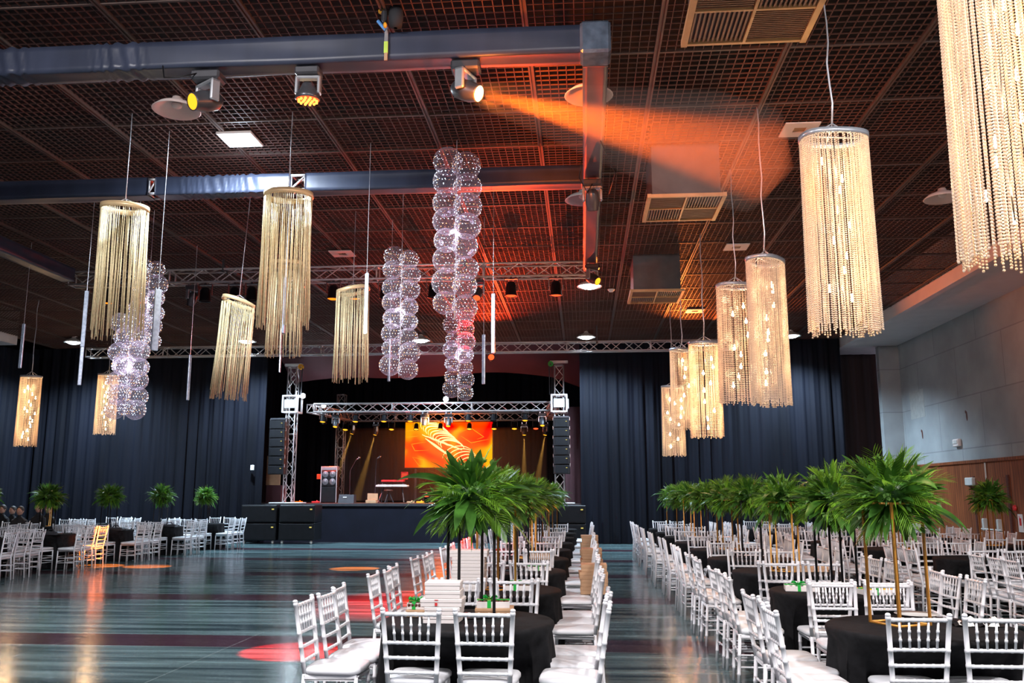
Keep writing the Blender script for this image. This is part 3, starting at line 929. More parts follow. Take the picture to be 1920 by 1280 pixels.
# pools of light on the dance floor come from these heads
pool = [((-8.9, 19.17, 6.42), (-11.4, 20.5, 0), 26000, (1.0, 0.15, 0.01), 10.5), ((-7.2, 19.17, 6.42), (-10.15, 20.45, 0), 26000, (1.0, 0.15, 0.01), 9.0),
        ((-6.4, 19.17, 6.42), (-5.2, 20.2, 0), 22000, (1.0, 0.16, 0.01), 10.5), ((-2.3, 19.17, 6.42), (-2.7, 14.2, 0), 110000, (1.0, 0.008, 0.006), 24),
        ((-1.9, 19.45, 6.4), (-2.9, 10.0, 0), 1, (1.0, 0.1, 0.02), 10)]
for k, (src, dst, e_, col, cone) in enumerate(pool[:4]):
    th, p, a = moving_head(src, dst, 'e_orange' if k < 3 else 'e_redled', 'moving head on the middle truss casting the ' + ['leftmost orange', 'second orange', 'central orange', 'wide red'][k] + ' floor pool')
    light('SPOT', p, e_, col, th, aim=dst, size=0.03, cone=cone, blend=0.15 if k < 3 else 0.9)
# red lamps added to redden the ceiling around the bubble columns
th, p, a = par((-2.9, 28.0, 6.18), (-2.6, 22.0, 7.2), 'e_redled', 'added red wash light on the far silver truss behind the bubble column')
light('SPOT', p + a * 0.1, 1600, (1.0, 0.05, 0.01), th, aim=(-2.9, 20, 7.4), size=0.1, cone=95, blend=0.8)
th, p, a = par((-2.6, 31.6, 1.66), (-3.0, 19.5, 7.0), 'e_redled', 'added red uplight on the front stage edge pointing up at the hall ceiling')
light('SPOT', p + a * 0.05, 7000, (1.0, 0.07, 0.015), th, aim=(-3.0, 19.0, 7.0), size=0.1, cone=46, blend=1.0)
# orange lamp added to tint the far ceiling on the right
th, p, a = par((3.2, 28.0, 6.18), (4.0, 20, 7.2), 'e_orange', 'added orange wash light on the far silver truss behind the crystal lamps')
light('SPOT', p + a * 0.1, 1800, (1.0, 0.20, 0.03), th, aim=(5.5, 19, 7.6), size=0.1, cone=110, blend=0.8)

# on the stage frame
def at_y(px, py, Y):
    """world point at depth Y seen at pixel px, py (used to take positions off the photograph)"""
    cp_, sp_, cy_, sy_ = cos(pitch), sin(pitch), cos(yaw), sin(yaw)
    f = Vector((-sy_ * cp_, cy_ * cp_, sp_)); r = Vector((cy_, sy_, 0)); u = Vector((sy_ * sp_, -cy_ * sp_, cp_))
    d = f + r * ((px - 960) / F_PX) + u * ((640 - py) / F_PX)
    k = Y / d.y
    return Vector((d.x * k, Y, H + d.z * k))


def pixel(P):
    cp_, sp_, cy_, sy_ = cos(pitch), sin(pitch), cos(yaw), sin(yaw)
    f = Vector((-sy_ * cp_, cy_ * cp_, sp_)); r = Vector((cy_, sy_, 0)); u = Vector((sy_ * sp_, -cy_ * sp_, cp_))
    q = Vector(P) - Vector((0, 0, H))
    z = q.dot(f)
    return (960 + F_PX * q.dot(r) / z, 640 - F_PX * q.dot(u) / z) if z > 0.1 else (-9999, -9999)


for k, px in enumerate((608, 669, 722, 771, 879, 926, 985)):
    P = at_y(px, 768, 32.2)
    par((P.x, 32.06, 4.62), (P.x, 31.4, 1.3), 'e_amber' if px != 926 else None,
        'amber spotlight under the front stage truss, ' + ORD[k] + ' from the left', group='spotlights under the front stage truss', sc=1.0)
for k, px in enumerate((650, 736, 782, 827, 881, 927, 965, 1005)):
    P = at_y(px, 785, 37.2)
    par((P.x, 37.06, 4.70), (P.x, 36.0, 1.3), 'e_amber' if k != 7 else 'e_redled',
        'amber spotlight under the rear stage truss, ' + ORD[k] + ' from the left', group='spotlights under the rear stage truss', sc=1.05)
for k, (px, Y, z, ln) in enumerate(((630, 32.35, 4.47, 'e_amber'), (797, 32.35, 4.47, 'e_amber'), (841, 32.35, 4.47, 'e_amber'), (1017, 32.35, 4.47, 'e_amber'))):
    P = at_y(px, 775, Y)
    moving_head((P.x, Y, z + 0.15), (P.x, Y - 1.2, 1.3), ln, 'moving head under the stage frame, ' + ORD[k] + ' from the left')
for k, (px, py) in enumerate(((662, 806), (705, 808), (983, 808), (1023, 808))):
    P = at_y(px, py, 37.0)
    dx = (-0.9, -0.7, 0.0, -0.5)[k]
    th, p, a = moving_head((P.x, 37.0, P.z + 0.33), (P.x + dx, 36.6, 1.3), 'e_amber', 'low-hung moving head over the stage with a visible beam, ' + ORD[k] + ' from the left')
    light('SPOT', p, 3500, (1.0, 0.50, 0.10), th, aim=(P.x + dx, 36.6, 1.3), size=0.02, cone=9, blend=0.3)
    put('drop_pole', MB().tube([(0, 0, 0.03), (0, 0, 4.85 - P.z - 0.33)], 0.02, 6), M['dgrey'], th)
for k, (px, py, Y) in enumerate(((568, 742, 32.0), (607, 760, 33.4), (836, 748, 32.05))):
    P = at_y(px, py, Y)
    t = thing('work_lamp', 'glaring white work lamp on the stage frame, ' + ('leftmost', 'second from left', 'in the middle above the front truss')[k], 'lamp', P)
    put('housing', MB().rbox(-0.10, 0.10, 0.0, 0.08, -0.08, 0.08, 0.02), M['dgrey'], t)
    put('lamp_face', MB().ball((0, -0.01, 0), 0.095, 12, 8, 0, (1, 0.5, 1)), M['e_white'], t, True)
    light('POINT', P + Vector((0, -0.2, 0)), 28, (0.75, 0.88, 1.0), t, size=0.08)
# red and orange lamps that tint the stage
th, p, a = par((-9.9, 33.2, 4.65), (-9.9, 34, 1.3), 'e_redled', 'red spotlight under the left side truss of the stage')
light('SPOT', p, 900, (1.0, 0.06, 0.02), th, aim=(-9.5, 33.6, 1.3), size=0.1, cone=90, blend=0.5)
th, p, a = par((-6.0, 34.0, 1.66), (-6.0, 33.0, 7.0), 'e_redled', 'added red floor wash light on the stage pointing up at the valance')
light('SPOT', p, 800, (1.0, 0.04, 0.05), th, aim=(-4.6, 32.6, 6.6), size=0.1, cone=110, blend=0.8)  # uplight added to redden the valance
light('SPOT', (-5.5, 32.1, 4.55), 420, (1.0, 0.42, 0.12), None, aim=(-5.5, 35.3, 1.3), size=0.15, cone=120, blend=0.6)  # warm stage fill with no fixture of its own

# ------------------------------------------------------------------ haze shaped and placed only where the beams show
q = (beam_dir).to_track_quat('Z', 'Y').to_matrix().to_4x4()
mb = MB().lathe([(0.0, -0.06), (0.13, -0.05), (0.24, 0.6), (0.55, 2.7), (0.50, 3.3), (0.0, 3.6)], 20)
o = put('haze', mb, haze_mat('beam_haze', 0.08, an=0.1), None, True, loc=beam_from, rot=q.to_euler())
tag(o, 'smoke haze shaped as a cone around the orange beam', 'haze', kind='stuff')
o = put('haze', MB().box(-10.2, -1.5, 35.6, 37.9, 1.4, 4.35), haze_mat('stage_air_haze', 0.06), None)
tag(o, 'thin smoke haze hanging over the stage', 'haze', kind='stuff')

# ------------------------------------------------------------------ stage
t = thing('stage', 'raised black-skirted stage platform at the end of the hall', 'stage', (-5.8, 31.4, 0))
put('skirt', MB().box(-5.75, 5.85, -0.1, 0.0, 0.0, 1.27), M['stage'], t)
put('deck', MB().box(-7.8, 6.3, -0.12, 9.0, 1.27, 1.335), M['stagetop'], t)
put('deck_edge', MB().box(-5.8, 5.87, -0.14, -0.11, 1.25, 1.335), M['dgrey'], t)


def sub(x, lab, two=True):
    t = thing('subwoofer', lab, 'loudspeaker', (x, 30.35, 0.0))
    for j, z in enumerate((0.12, 0.72)):
        put('cabinet', MB().rbox(-0.62, 0.62, -0.45, 0.4, z, z + 0.58, 0.015), M['black'], t)
        g = put('grille', MB().rbox(-0.59, 0.59, -0.47, -0.45, z + 0.03, z + 0.55, 0.008), M['grille'], t)
        put('badge', MB().rbox(0.45, 0.53, -0.478, -0.47, z + 0.42, z + 0.46, 0.003), M['e_led_y'], g)
    for sx in (-0.5, 0.5):
        put('caster', MB().lathe([(0, -0.03), (0.055, -0.03), (0.055, 0.03), (0, 0.03)], 12, at=(sx, -0.38, 0.055), mat=Matrix.Rotation(pi / 2, 4, 'Y')), M['keys'], t, True)
    return t


sub(-11.05, 'pair of stacked black subwoofers at the left stage corner, outer stack')
sub(-9.72, 'pair of stacked black subwoofers at the left stage corner, inner stack')
sub(-0.55, 'pair of stacked black subwoofers at the right stage corner')


def line_array(x, lab):
    t = thing('line_array', lab, 'loudspeaker', (x, 31.55, 2.35))
    N = 6
    for k in range(N):
        z = 0.02 + k * 0.325
        tilt = (k - 2.5) * 0.012
        c_ = put('cabinet', MB().rbox(-0.29, 0.29, -0.22 - tilt, 0.2, z, z + 0.315, 0.012), M['black'], t)
        put('grille', MB().rbox(-0.22, 0.22, -0.235 - tilt, -0.22 - tilt, z + 0.02, z + 0.295, 0.006), M['grille'], c_)
        put('badge', MB().rbox(0.15, 0.20, -0.242 - tilt, -0.234 - tilt, z + 0.2, z + 0.225, 0.003), M['e_led_y'], c_)
        for s_ in (-1, 1):
            put('rigging_plate', MB().box(s_ * 0.295 - 0.008, s_ * 0.295 + 0.008, -0.16, -0.10, z + 0.25, z + 0.37), M['silver'], c_)
    put('bumper', MB().rbox(-0.28, 0.28, -0.2, 0.2, 1.98, 2.05, 0.01), M['dgrey'], t)
    put('hanging_bracket', MB().rbox(-0.04 if x < -5 else -0.12, 0.24 if x < -5 else 0.10, 0.15, 0.33, 2.0, 2.04, 0.005), M['dgrey'], t)
    return t


line_array(-11.05, 'black line array of six cabinets hanging on the left stage tower')
line_array(-0.75, 'black line array of six cabinets hanging on the right stage tower')
tag(put('ballast_plate', MB().rbox(-11.35, -10.2, 31.6, 32.4, 1.335, 1.375, 0.01), M['keys']), 'flat white base plate under the front left stage tower', 'base plate')
tag(put('ballast_plate', MB().rbox(-1.3, -0.3, 31.6, 32.4, 1.335, 1.375, 0.01), M['keys']), 'flat white base plate under the front right stage tower', 'base plate')
tag(put('plywood_panel', MB().rbox(-11.95, -11.4, 32.9, 32.95, 2.0, 3.1, 0.01), M['kraft']), 'upright plywood panel behind the left line array', 'panel')
tag(put('equipment_rack', MB().rbox(-11.9, -11.3, 32.8, 33.3, 1.335, 2.0, 0.02), M['maroon']), 'low dark red equipment rack left of the stage tower', 'rack')
for x, z, mt, lab in ((-12.35, 1.9, 'e_green', 'green indicator lamp in the dark left of the stage'), (-12.6, 1.75, 'e_blue', 'blue indicator lamp in the dark left of the stage')):
    ti = thing('indicator_lamp', lab, 'indicator', (x, 33.0, 1.335)); put('bulb', MB().ball((0, 0, z - 1.335), 0.05, 8, 6), M[mt], ti, True); put('post', MB().tube([(0, 0, 0), (0, 0, z - 1.37)], 0.02, 6), M['dgrey'], ti)
tag(put('wall_switch', MB().rbox(-11.75, -11.62, 30.72, 30.78, 2.5, 2.68, 0.01), M['wbox']), 'small white switch box fixed to the black curtain left of the stage', 'switch')

# screen
t = thing('led_screen', 'wide led screen glowing red, orange and yellow at the back of the stage', 'screen', (-5.75, 38.0, 2.8))
put('casing', MB().rbox(-1.98, 1.92, 0.02, 0.16, -0.05, 2.02, 0.01), M['black'], t)
put('support_leg', MB().box(-1.5, -1.42, 0.05, 0.13, -1.465, 0), M['dgrey'], t); put('support_leg', MB().box(1.35, 1.43, 0.05, 0.13, -1.465, 0), M['dgrey'], t)
sc_ = put('display', MB().box(-1.93, 1.87, -0.0, 0.02, 0.0, 1.95), M['screen'], t)


def ribbon(mb, pts, w_):
    """flat streak of light in the plane of the display"""
    vs, fs = [], []
    N = len(pts)
    for i, (x, z) in enumerate(pts):
        x0, z0 = pts[max(0, i - 1)]; x1, z1 = pts[min(N - 1, i + 1)]
        L = math.hypot(x1 - x0, z1 - z0) or 1
        ww = 0.85 * w_ * (0.25 + 0.75 * sin(pi * i / (N - 1)))
        nx_, nz_ = -(z1 - z0) / L * ww, (x1 - x0) / L * ww
        x = max(-1.91, min(1.85, x)); z = max(0.02, min(1.93, z))
        vs += [(x + nx_, -0.003, max(0.01, min(1.94, z + nz_))), (x - nx_, -0.003, max(0.01, min(1.94, z - nz_)))]
    for i in range(N - 1):
        fs.append((2 * i, 2 * i + 1, 2 * i + 3, 2 * i + 2))
    mb.add(vs, fs)


mb = MB()
for k in range(9):     # coil of arcs running down to the right
    cx_, cz_ = -0.75 + k * 0.11, 1.62 - k * 0.10
    ribbon(mb, [(cx_ + 0.50 * cos(a_) * (1 + 0.25 * sin(a_)), cz_ + 0.34 * sin(a_) - 0.12 * cos(a_)) for a_ in [pi * (0.10 + 0.98 * i / 18) for i in range(19)]], 0.020 + 0.012 * (k % 3))
for k in range(5):
    cx_, cz_ = 0.45 + 0.13 * k, 0.30 - 0.06 * k
    ribbon(mb, [(cx_ + (0.75 - 0.05 * k) * cos(a_), cz_ + (0.62 - 0.06 * k) * sin(a_)) for a_ in [pi * (0.25 + 0.70 * i / 18) for i in range(19)]], 0.022)
ribbon(mb, [(-1.2 + 0.16 * i, 1.42 - 0.06 * i - 0.02 * (i % 2)) for i in range(12)], 0.05)
ribbon(mb, [(-1.05 + 0.12 * i, 1.25 - 0.085 * i) for i in range(10)], 0.06)
put('light_swirl', mb, M['e_streak'], sc_)
mb = MB()
for pl in ([(0.55, 1.55), (0.95, 1.68), (1.5, 1.3), (1.2, 1.2)], [(-1.9, 1.56), (-1.6, 1.6), (-1.3, 1.85)], [(-1.9, 1.30), (-1.35, 1.36)],
           [(-1.0, 1.1), (-1.65, 1.0), (-1.5, 0.72), (-0.9, 0.74)], [(-1.6, 0.45), (-1.1, 0.32), (-1.1, 0.1), (-1.3, 0.08), (-1.6, 0.45)], [(0.5, 1.35), (0.95, 1.05), (1.7, 1.2)]):
    pp = []
    for i in range(len(pl) - 1):
        for j in range(4):
            pp.append((pl[i][0] + (pl[i + 1][0] - pl[i][0]) * j / 4, pl[i][1] + (pl[i + 1][1] - pl[i][1]) * j / 4))
    pp.append(pl[-1])
    ribbon(mb, pp, 0.014)
put('light_line', mb, M['e_streak2'], sc_)
light('AREA', (-5.75, 37.85, 3.8), 160, (1.0, 0.16, 0.02), t, aim=(-5.75, 30, 2.5), size=1.8)

# instruments on stage
Yg = 33.6
P = at_y(618, 940, Yg)
t = thing('bass_amplifier', 'tall bass cabinet with four round speakers and an amplifier on top', 'amplifier', (P.x, Yg, 1.335))
put('lower_cabinet', MB().rbox(-0.30, 0.30, -0.2, 0.2, 0.02, 0.62, 0.02), M['black'], t)
put('upper_cabinet', MB().rbox(-0.30, 0.30, -0.2, 0.2, 0.63, 1.22, 0.02), M['black'], t)
put('amplifier_head', MB().rbox(-0.30, 0.30, -0.18, 0.18, 1.23, 1.38, 0.015), M['silver'], t)
for ex in (-0.3, 0.3):
    put('edge_strip', MB().box(ex - 0.012, ex + 0.012, -0.212, -0.19, 0.02, 1.38), M['alu'], t)
for (cx_, cz_) in ((-0.14, 1.08), (0.14, 1.08), (-0.14, 0.80), (0.14, 0.80)):
    put('speaker_cone', MB().lathe([(0.0, 0.212), (0.04, 0.215), (0.05, 0.203), (0.10, 0.222), (0.12, 0.205)], 18, at=(cx_, 0, cz_), mat=Matrix.Rotation(pi / 2, 4, 'X')), M['cone'], t, True)
P = at_y(651, 940, 33.0)
t = thing('stage_monitor', 'small black wedge monitor on the stage beside the bass cabinet', 'loudspeaker', (P.x, 33.0, 1.335))
put('cabinet', MB().add([(-0.3, -0.2, 0), (0.3, -0.2, 0), (0.3, 0.2, 0), (-0.3, 0.2, 0), (-0.28, -0.12, 0.32), (0.28, -0.12, 0.32), (0.28, 0.18, 0.32), (-0.28, 0.18, 0.32)],
                        [(0, 3, 2, 1), (4, 5, 6, 7), (0, 1, 5, 4), (1, 2, 6, 5), (2, 3, 7, 6), (3, 0, 4, 7)]), M['dgrey'], t)
put('name_plate', MB().box(-0.12, 0.02, -0.175, -0.165, 0.20, 0.24), M['keys'], t)
for k, (px, top, lean) in enumerate(((655, 862, 0.25), (703, 860, 0.05))):
    P = at_y(px, 940, 34.5)
    zt = at_y(px, top, 34.5).z - 1.335
    t = thing('microphone_stand', 'microphone on a boom stand, ' + ('behind the wedge monitor' if k == 0 else 'left of the keyboard'), 'microphone', (P.x, 34.5, 1.335))
    put('base', MB().tube([(0, 0, 0.12), (-0.25, -0.1, 0.01)], 0.012, 6).tube([(0, 0, 0.12), (0.25, -0.1, 0.01)], 0.012, 6).tube([(0, 0, 0.12), (0, 0.25, 0.01)], 0.012, 6), M['dgrey'], t)
    put('pole', MB().tube([(0, 0, 0.1), (0, 0, zt * 0.75), (lean, -0.1, zt)], 0.016, 6), M['dgrey'], t)
    put('microphone', MB().tube([(lean, -0.1, zt), (lean + 0.10, -0.13, zt + 0.06)], [0.022, 0.03], 8).ball((lean + 0.13, -0.14, zt + 0.08), 0.045, 8, 6), M['silver'], t, True)
P = at_y(735, 940, 34.0)
t = thing('keyboard', 'keyboard on its stand, lit red at the back of the stage', 'keyboard', (P.x, 34.0, 1.335))
put('keybed', MB().rbox(-0.62, 0.62, -0.18, 0.18, 0.60, 0.68, 0.02), M['keys'], t)
put('keys', MB().box(-0.55, 0.55, -0.17, 0.0, 0.68, 0.70), M['wbox'], t)
put('upper_keyboard', MB().rbox(-0.45, 0.45, 0.0, 0.25, 0.80, 0.88, 0.02), M['red'], t)
for s_ in (-1, 1):
    put('leg', MB().tube([(s_ * 0.5, -0.2, 0.02), (s_ * 0.35, 0.15, 0.62)], 0.02, 6), M['dgrey'], t)
    put('leg', MB().tube([(s_ * 0.45, 0.2, 0.02), (s_ * 0.4, -0.1, 0.62), (s_ * 0.4, 0.15, 0.82)], 0.02, 6), M['dgrey'], t)
t = thing('keyboard_stool', 'round stool in front of the keyboard', 'stool', (P.x + 0.0, 33.35, 1.335))
put('seat', MB().lathe([(0, 0.44), (0.16, 0.44), (0.17, 0.48), (0.15, 0.50), (0, 0.50)], 16), M['choc'], t, True)
for k in range(3):
    put('leg', MB().tube([(0, 0, 0.44), (0.2 * cos(k * 2.1), 0.2 * sin(k * 2.1), 0.01)], 0.014, 6), M['dgrey'], t)
P = at_y(765, 900, 34.2)
t = thing('red_console', 'small upright red console on the keyboard', 'console', (P.x - 0.15, 34.25, 2.22))
put('panel', MB().rbox(-0.14, 0.14, -0.04, 0.04, 0.0, 0.30, 0.02), M['red'], t)
put('screen_face', MB().box(-0.1, 0.1, -0.047, -0.04, 0.05, 0.25), emis('red_glow_panel', (1, 0.1, 0.05), 0.8), t)
P = at_y(697, 932, 33.2)
t = thing('pedal_case', 'small open case on the stage left of the keyboard', 'case', (P.x, 33.2, 1.335))
put('tray', MB().rbox(-0.2, 0.2, -0.15, 0.15, 0.0, 0.12, 0.01), M['kraft'], t)
put('lid', MB().rbox(-0.2, 0.2, 0.13, 0.16, 0.12, 0.36, 0.008), M['kraft'], t)
for k, (px, c_) in enumerate(((560, 'orange'), (770, 'kraft'), (788, 'orange'), (592, 'red'))):
    P = at_y(px, 941, 33.0)
    o = put('effects_pedal', MB().rbox(-0.14, 0.14, -0.09, 0.09, 0, 0.07, 0.015).ball((0.05, -0.02, 0.08), 0.03, 8, 5), M[c_], loc=(P.x, 33.0, 1.335))
    tag(o, ('orange floor box beside the left stage tower', 'brown pedal right of the keyboard', 'orange pedal farthest right of the keyboard', 'red floor box left of the bass cabinet')[k], 'pedal')
t = thing('music_stand', 'thin music stand left of the bass cabinet', 'music stand', (at_y(600, 940, 33.8).x, 33.8, 1.335))
put('pole', MB().tube([(0, 0, 0), (0, 0, 0.95)], 0.012, 6), M['dgrey'], t)
put('desk', MB().rbox(-0.16, 0.16, -0.02, 0.0, 0.9, 1.1, 0.005), M['kraft'], t)
put('foot', MB().tube([(0, 0, 0.1), (-0.18, -0.1, 0.01)], 0.01, 5).tube([(0, 0, 0.1), (0.18, -0.1, 0.01)], 0.01, 5).tube([(0, 0, 0.1), (0, 0.2, 0.01)], 0.01, 5), M['dgrey'], t)


# ------------------------------------------------------------------ chairs
def chair_meshes(full=True):
    n_ = 8 if full else 5
    parts = []
    W = M['white']
    # front legs
    for s_ in (-1, 1):
        mb = MB()
        if full:
            mb.turned((s_ * 0.172, 0.185, 0), (s_ * 0.166, 0.175, 0.43), 0.0145, (0.25, 0.55, 0.82), n_)
        else:
            mb.tube([(s_ * 0.172, 0.185, 0), (s_ * 0.166, 0.175, 0.43)], 0.0155, n_)
        parts.append(('leg', mb, W))
    # rear legs run up into the back posts
    BK = lambda z: (-0.185 - 0.075 * max(0, z - 0.45) / 0.48, 0.156 + 0.029 * max(0, z - 0.45) / 0.48)
    for s_ in (-1, 1):
        mb = MB()
        zs = [0, 0.45, 0.925]
        if full:
            mb.turned((s_ * 0.165, -0.215, 0), (s_ * 0.156, -0.185, 0.45), 0.0155, (0.25, 0.6), n_)
            mb.turned((s_ * 0.156, -0.185, 0.45), (s_ * BK(0.92)[1], BK(0.92)[0], 0.92), 0.016, (0.17, 0.37, 0.56, 0.97), n_)
            mb.ball((s_ * BK(0.93)[1], BK(0.93)[0], 0.925), 0.0185, 8, 6, 0, (1, 1, 0.7))
        else:
            mb.tube([(s_ * 0.165, -0.215, 0), (s_ * 0.156, -0.185, 0.45), (s_ * BK(0.935)[1], BK(0.935)[0], 0.935)], 0.0165, n_)
        parts.append(('leg', mb, W))
    sf = MB()
    sf.rbox(-0.178, 0.178, -0.19, 0.19, 0.405, 0.445, 0.012)
    parts.append(('seat_frame', sf, W))
    cu = MB()
    # cushion with softly domed top
    prof = []
    N = 28
    vs, fs = [], []
    rings = [(0.94, 0.0), (1.0, 0.012), (1.0, 0.030), (0.95, 0.043), (0.75, 0.050), (0.35, 0.053)]
    for (k_, z) in rings:
        for i in range(N):
            a_ = 2 * pi * i / N
            ca, sa = cos(a_), sin(a_)
            e_ = 0.42
            x = math.copysign(abs(ca) ** e_, ca) * 0.196 * k_
            y = math.copysign(abs(sa) ** e_, sa) * 0.200 * k_ + 0.004
            vs.append((x * (1 + 0.06 * (y > 0) * y / 0.2), y, 0.446 + z))
    for j in range(len(rings) - 1):
        for i in range(N):
            fs.append((j * N + i, j * N + (i + 1) % N, (j + 1) * N + (i + 1) % N, (j + 1) * N + i))
    fs.append(tuple(range(N))[::-1]); fs.append(tuple((len(rings) - 1) * N + i for i in range(N)))
    cu.add(vs, fs)
    parts.append(('seat_cushion', cu, M['cushion']))
    rails = []
    kn = (0.08, 0.24, 0.41, 0.59, 0.76, 0.92)
    for z in (0.895, 0.715, 0.620, 0.528):
        y, x = BK(z)
        mb = MB()
        if full:
            mb.turned((-x, y, z), (x, y, z), 0.011 if z < 0.8 else 0.0125, kn, n_)
        else:
            mb.tube([(-x, y, z), (x, y, z)], 0.012, n_)
        rails.append(mb)
    sp = []
    for k in range(5):
        u = (k - 2) / 2.0
        mb = MB()
        y0, x0 = BK(0.715); y1, x1 = BK(0.895)
        A, B = (u * 0.108, y0, 0.715), (u * 0.118, y1, 0.895)
        if full:
            mb.turned(A, B, 0.0075, (0.33, 0.62), 7, 1.38)
        else:
            mb.tube([A, B], 0.0085, 4)
        sp.append(mb)
    st = []
    for s_ in (-1, 1):
        for z in (0.17, 0.27):
            st.append([(s_ * 0.169, 0.183, z), (s_ * 0.161, -0.205, z)])
    for y in (-0.2, 0.18):
        for z in (0.20, 0.30):
            st.append([(-0.163, y, z), (0.163, y, z)])
    if full:
        for r_ in rails: parts.append(('back_rail', r_, W))
        for s_ in sp: parts.append(('spindle', s_, W))
        for a_, b_ in st: parts.append(('stretcher', MB().turned(a_, b_, 0.008, (0.3, 0.7), 6, 1.35), W))
    else:
        bk = MB()
        for r_ in rails + sp: bk.add(r_.v, r_.f)
        parts.append(('backrest', bk, W))
        sm = MB()
        for a_, b_ in st: sm.tube([a_, b_], 0.009, 4)
        parts.append(('stretchers', sm, W))
    return [(nm, b.mesh('chair_' + nm, mt_, True)) for nm, b, mt_ in parts]


PARTS = {True: chair_meshes(True), False: chair_meshes(False)}
PROTO = {}
NCH = [0]


def copy_tree(o, parent=None):
    c = o.copy()
    C.objects.link(c)
    if parent is not None: c.parent = parent
    for ch in o.children:
        copy_tree(ch, c)
    return c


def chair(x, y, rz, label, group):
    px, py = pixel((x, y, 0.6))
    if not (-55 < px < 1985 and py < 1420) or y < 4.8:
        return None
    full = y < 12.5
    if full not in PROTO:
        t = thing('banquet_chair', '', 'chair')
        for nm, me in PARTS[full]:
            ob(nm, me, t)
        PROTO[full] = t
        o = t
    else:
        o = copy_tree(PROTO[full])
    o.location = (x, y, 0)
    o.rotation_euler = (0, 0, rz)
    o['label'] = label
    o['category'] = 'chair'
    o['group'] = group
    NCH[0] += 1
    return o


# ------------------------------------------------------------------ tables
def table_mesh(seed):
    rnd = random.Random(seed)
    R = 0.62
    N = 128
    n1, n2 = rnd.choice((14, 16, 18)), rnd.choice((19, 23))
    p1, p2, p3 = rnd.random() * 6, rnd.random() * 6, rnd.random() * 6
    rings = [(0.0, 0.765), (0.3, 0.765), (0.55, 0.765), (R - 0.012, 0.765), (R, 0.755), (R + 0.004, 0.735)]
    vs = []
    levels = [('t', r, z) for r, z in rings[1:]]
    for z in (0.68, 0.6, 0.5, 0.4, 0.3, 0.2, 0.1, 0.012):
        levels.append(('d', R, z))
    vs.append((0, 0, 0.765))
    for kind, r, z in levels:
        for i in range(N):
            a_ = 2 * pi * i / N
            if kind == 't':
                rr_, zz = r, z + 0.002 * sin(3 * a_ + p1) * (r < R - 0.05) * 0 
            else:
                k_ = (0.735 - z) / 0.73
                amp = 0.060 * k_ ** 0.5
                rr_ = R - 0.02 + 0.03 * k_ + amp * (0.7 * (1 - 1.7 * abs(sin(0.5 * n1 * a_ + p1 + 0.9 * sin(2 * a_ + p3))) ** 1.4) + 0.35 * sin(n2 * a_ + p2))
                zz = z
            X_, Y_ = rr_ * cos(a_), rr_ * sin(a_)
            if kind == 'd':          # cloth pushed in where chairs are tucked under the near side
                t_ = min(1.0, max(0.0, (0.735 - z) / 0.21))
                lim = -0.225 - 0.02 * sin(a_ * 17)
                if Y_ < lim:
                    Y_ = Y_ + (lim - Y_) * t_
            vs.append((X_, Y_, zz))
    fs = [(0, 1 + i, 1 + (i + 1) % N) for i in range(N)]
    for j in range(len(levels) - 1):
        for i in range(N):
            a = 1 + j * N
            fs.append((a + i, a + N + i, a + N + (i + 1) % N, a + (i + 1) % N))
    return MB().add(vs, fs).mesh('round_table', M['cloth'], True)


TM = [table_mesh(k) for k in range(3)]

rows = {
    'centre row': [(-0.84, 6.53), (-0.84, 8.62), (-0.84, 10.75), (-0.84, 12.8), (-0.84, 14.85), (-0.83, 16.9), (-0.82, 19.0), (-0.8, 21.2), (-0.8, 23.6)],
    'first right row': [(2.28, 6.45), (2.36, 8.75), (2.36, 10.9), (2.36, 13.0), (2.36, 15.1), (2.33, 17.3), (2.33, 19.6), (2.33, 21.8), (2.33, 24.1)],
    'second right row': [(5.95, 11.2), (5.6, 13.35), (5.25, 15.5), (4.95, 17.7), (4.9, 19.9), (4.9, 22.1), (4.9, 24.4)],
    'third right row': [(7.2, 16.6), (7.3, 18.9), (7.4, 21.2), (7.4, 23.5)],
    'first left row': [(-12.3, 17.3), (-12.25, 19.7), (-12.1, 22.1), (-11.95, 24.6), (-11.8, 27.2)],
    'second left row': [(-15.4, 22.0), (-15.3, 24.5), (-15.2, 27.0)],
}
PLACED = {}
FULLROW = {'centre row': 'lrnf', 'first right row': 'lrnf', 'second right row': 'lrnf', 'third right row': 'lrn', 'first left row': 'lrnf', 'second left row': 'rnf'}
rc = random.Random(11)
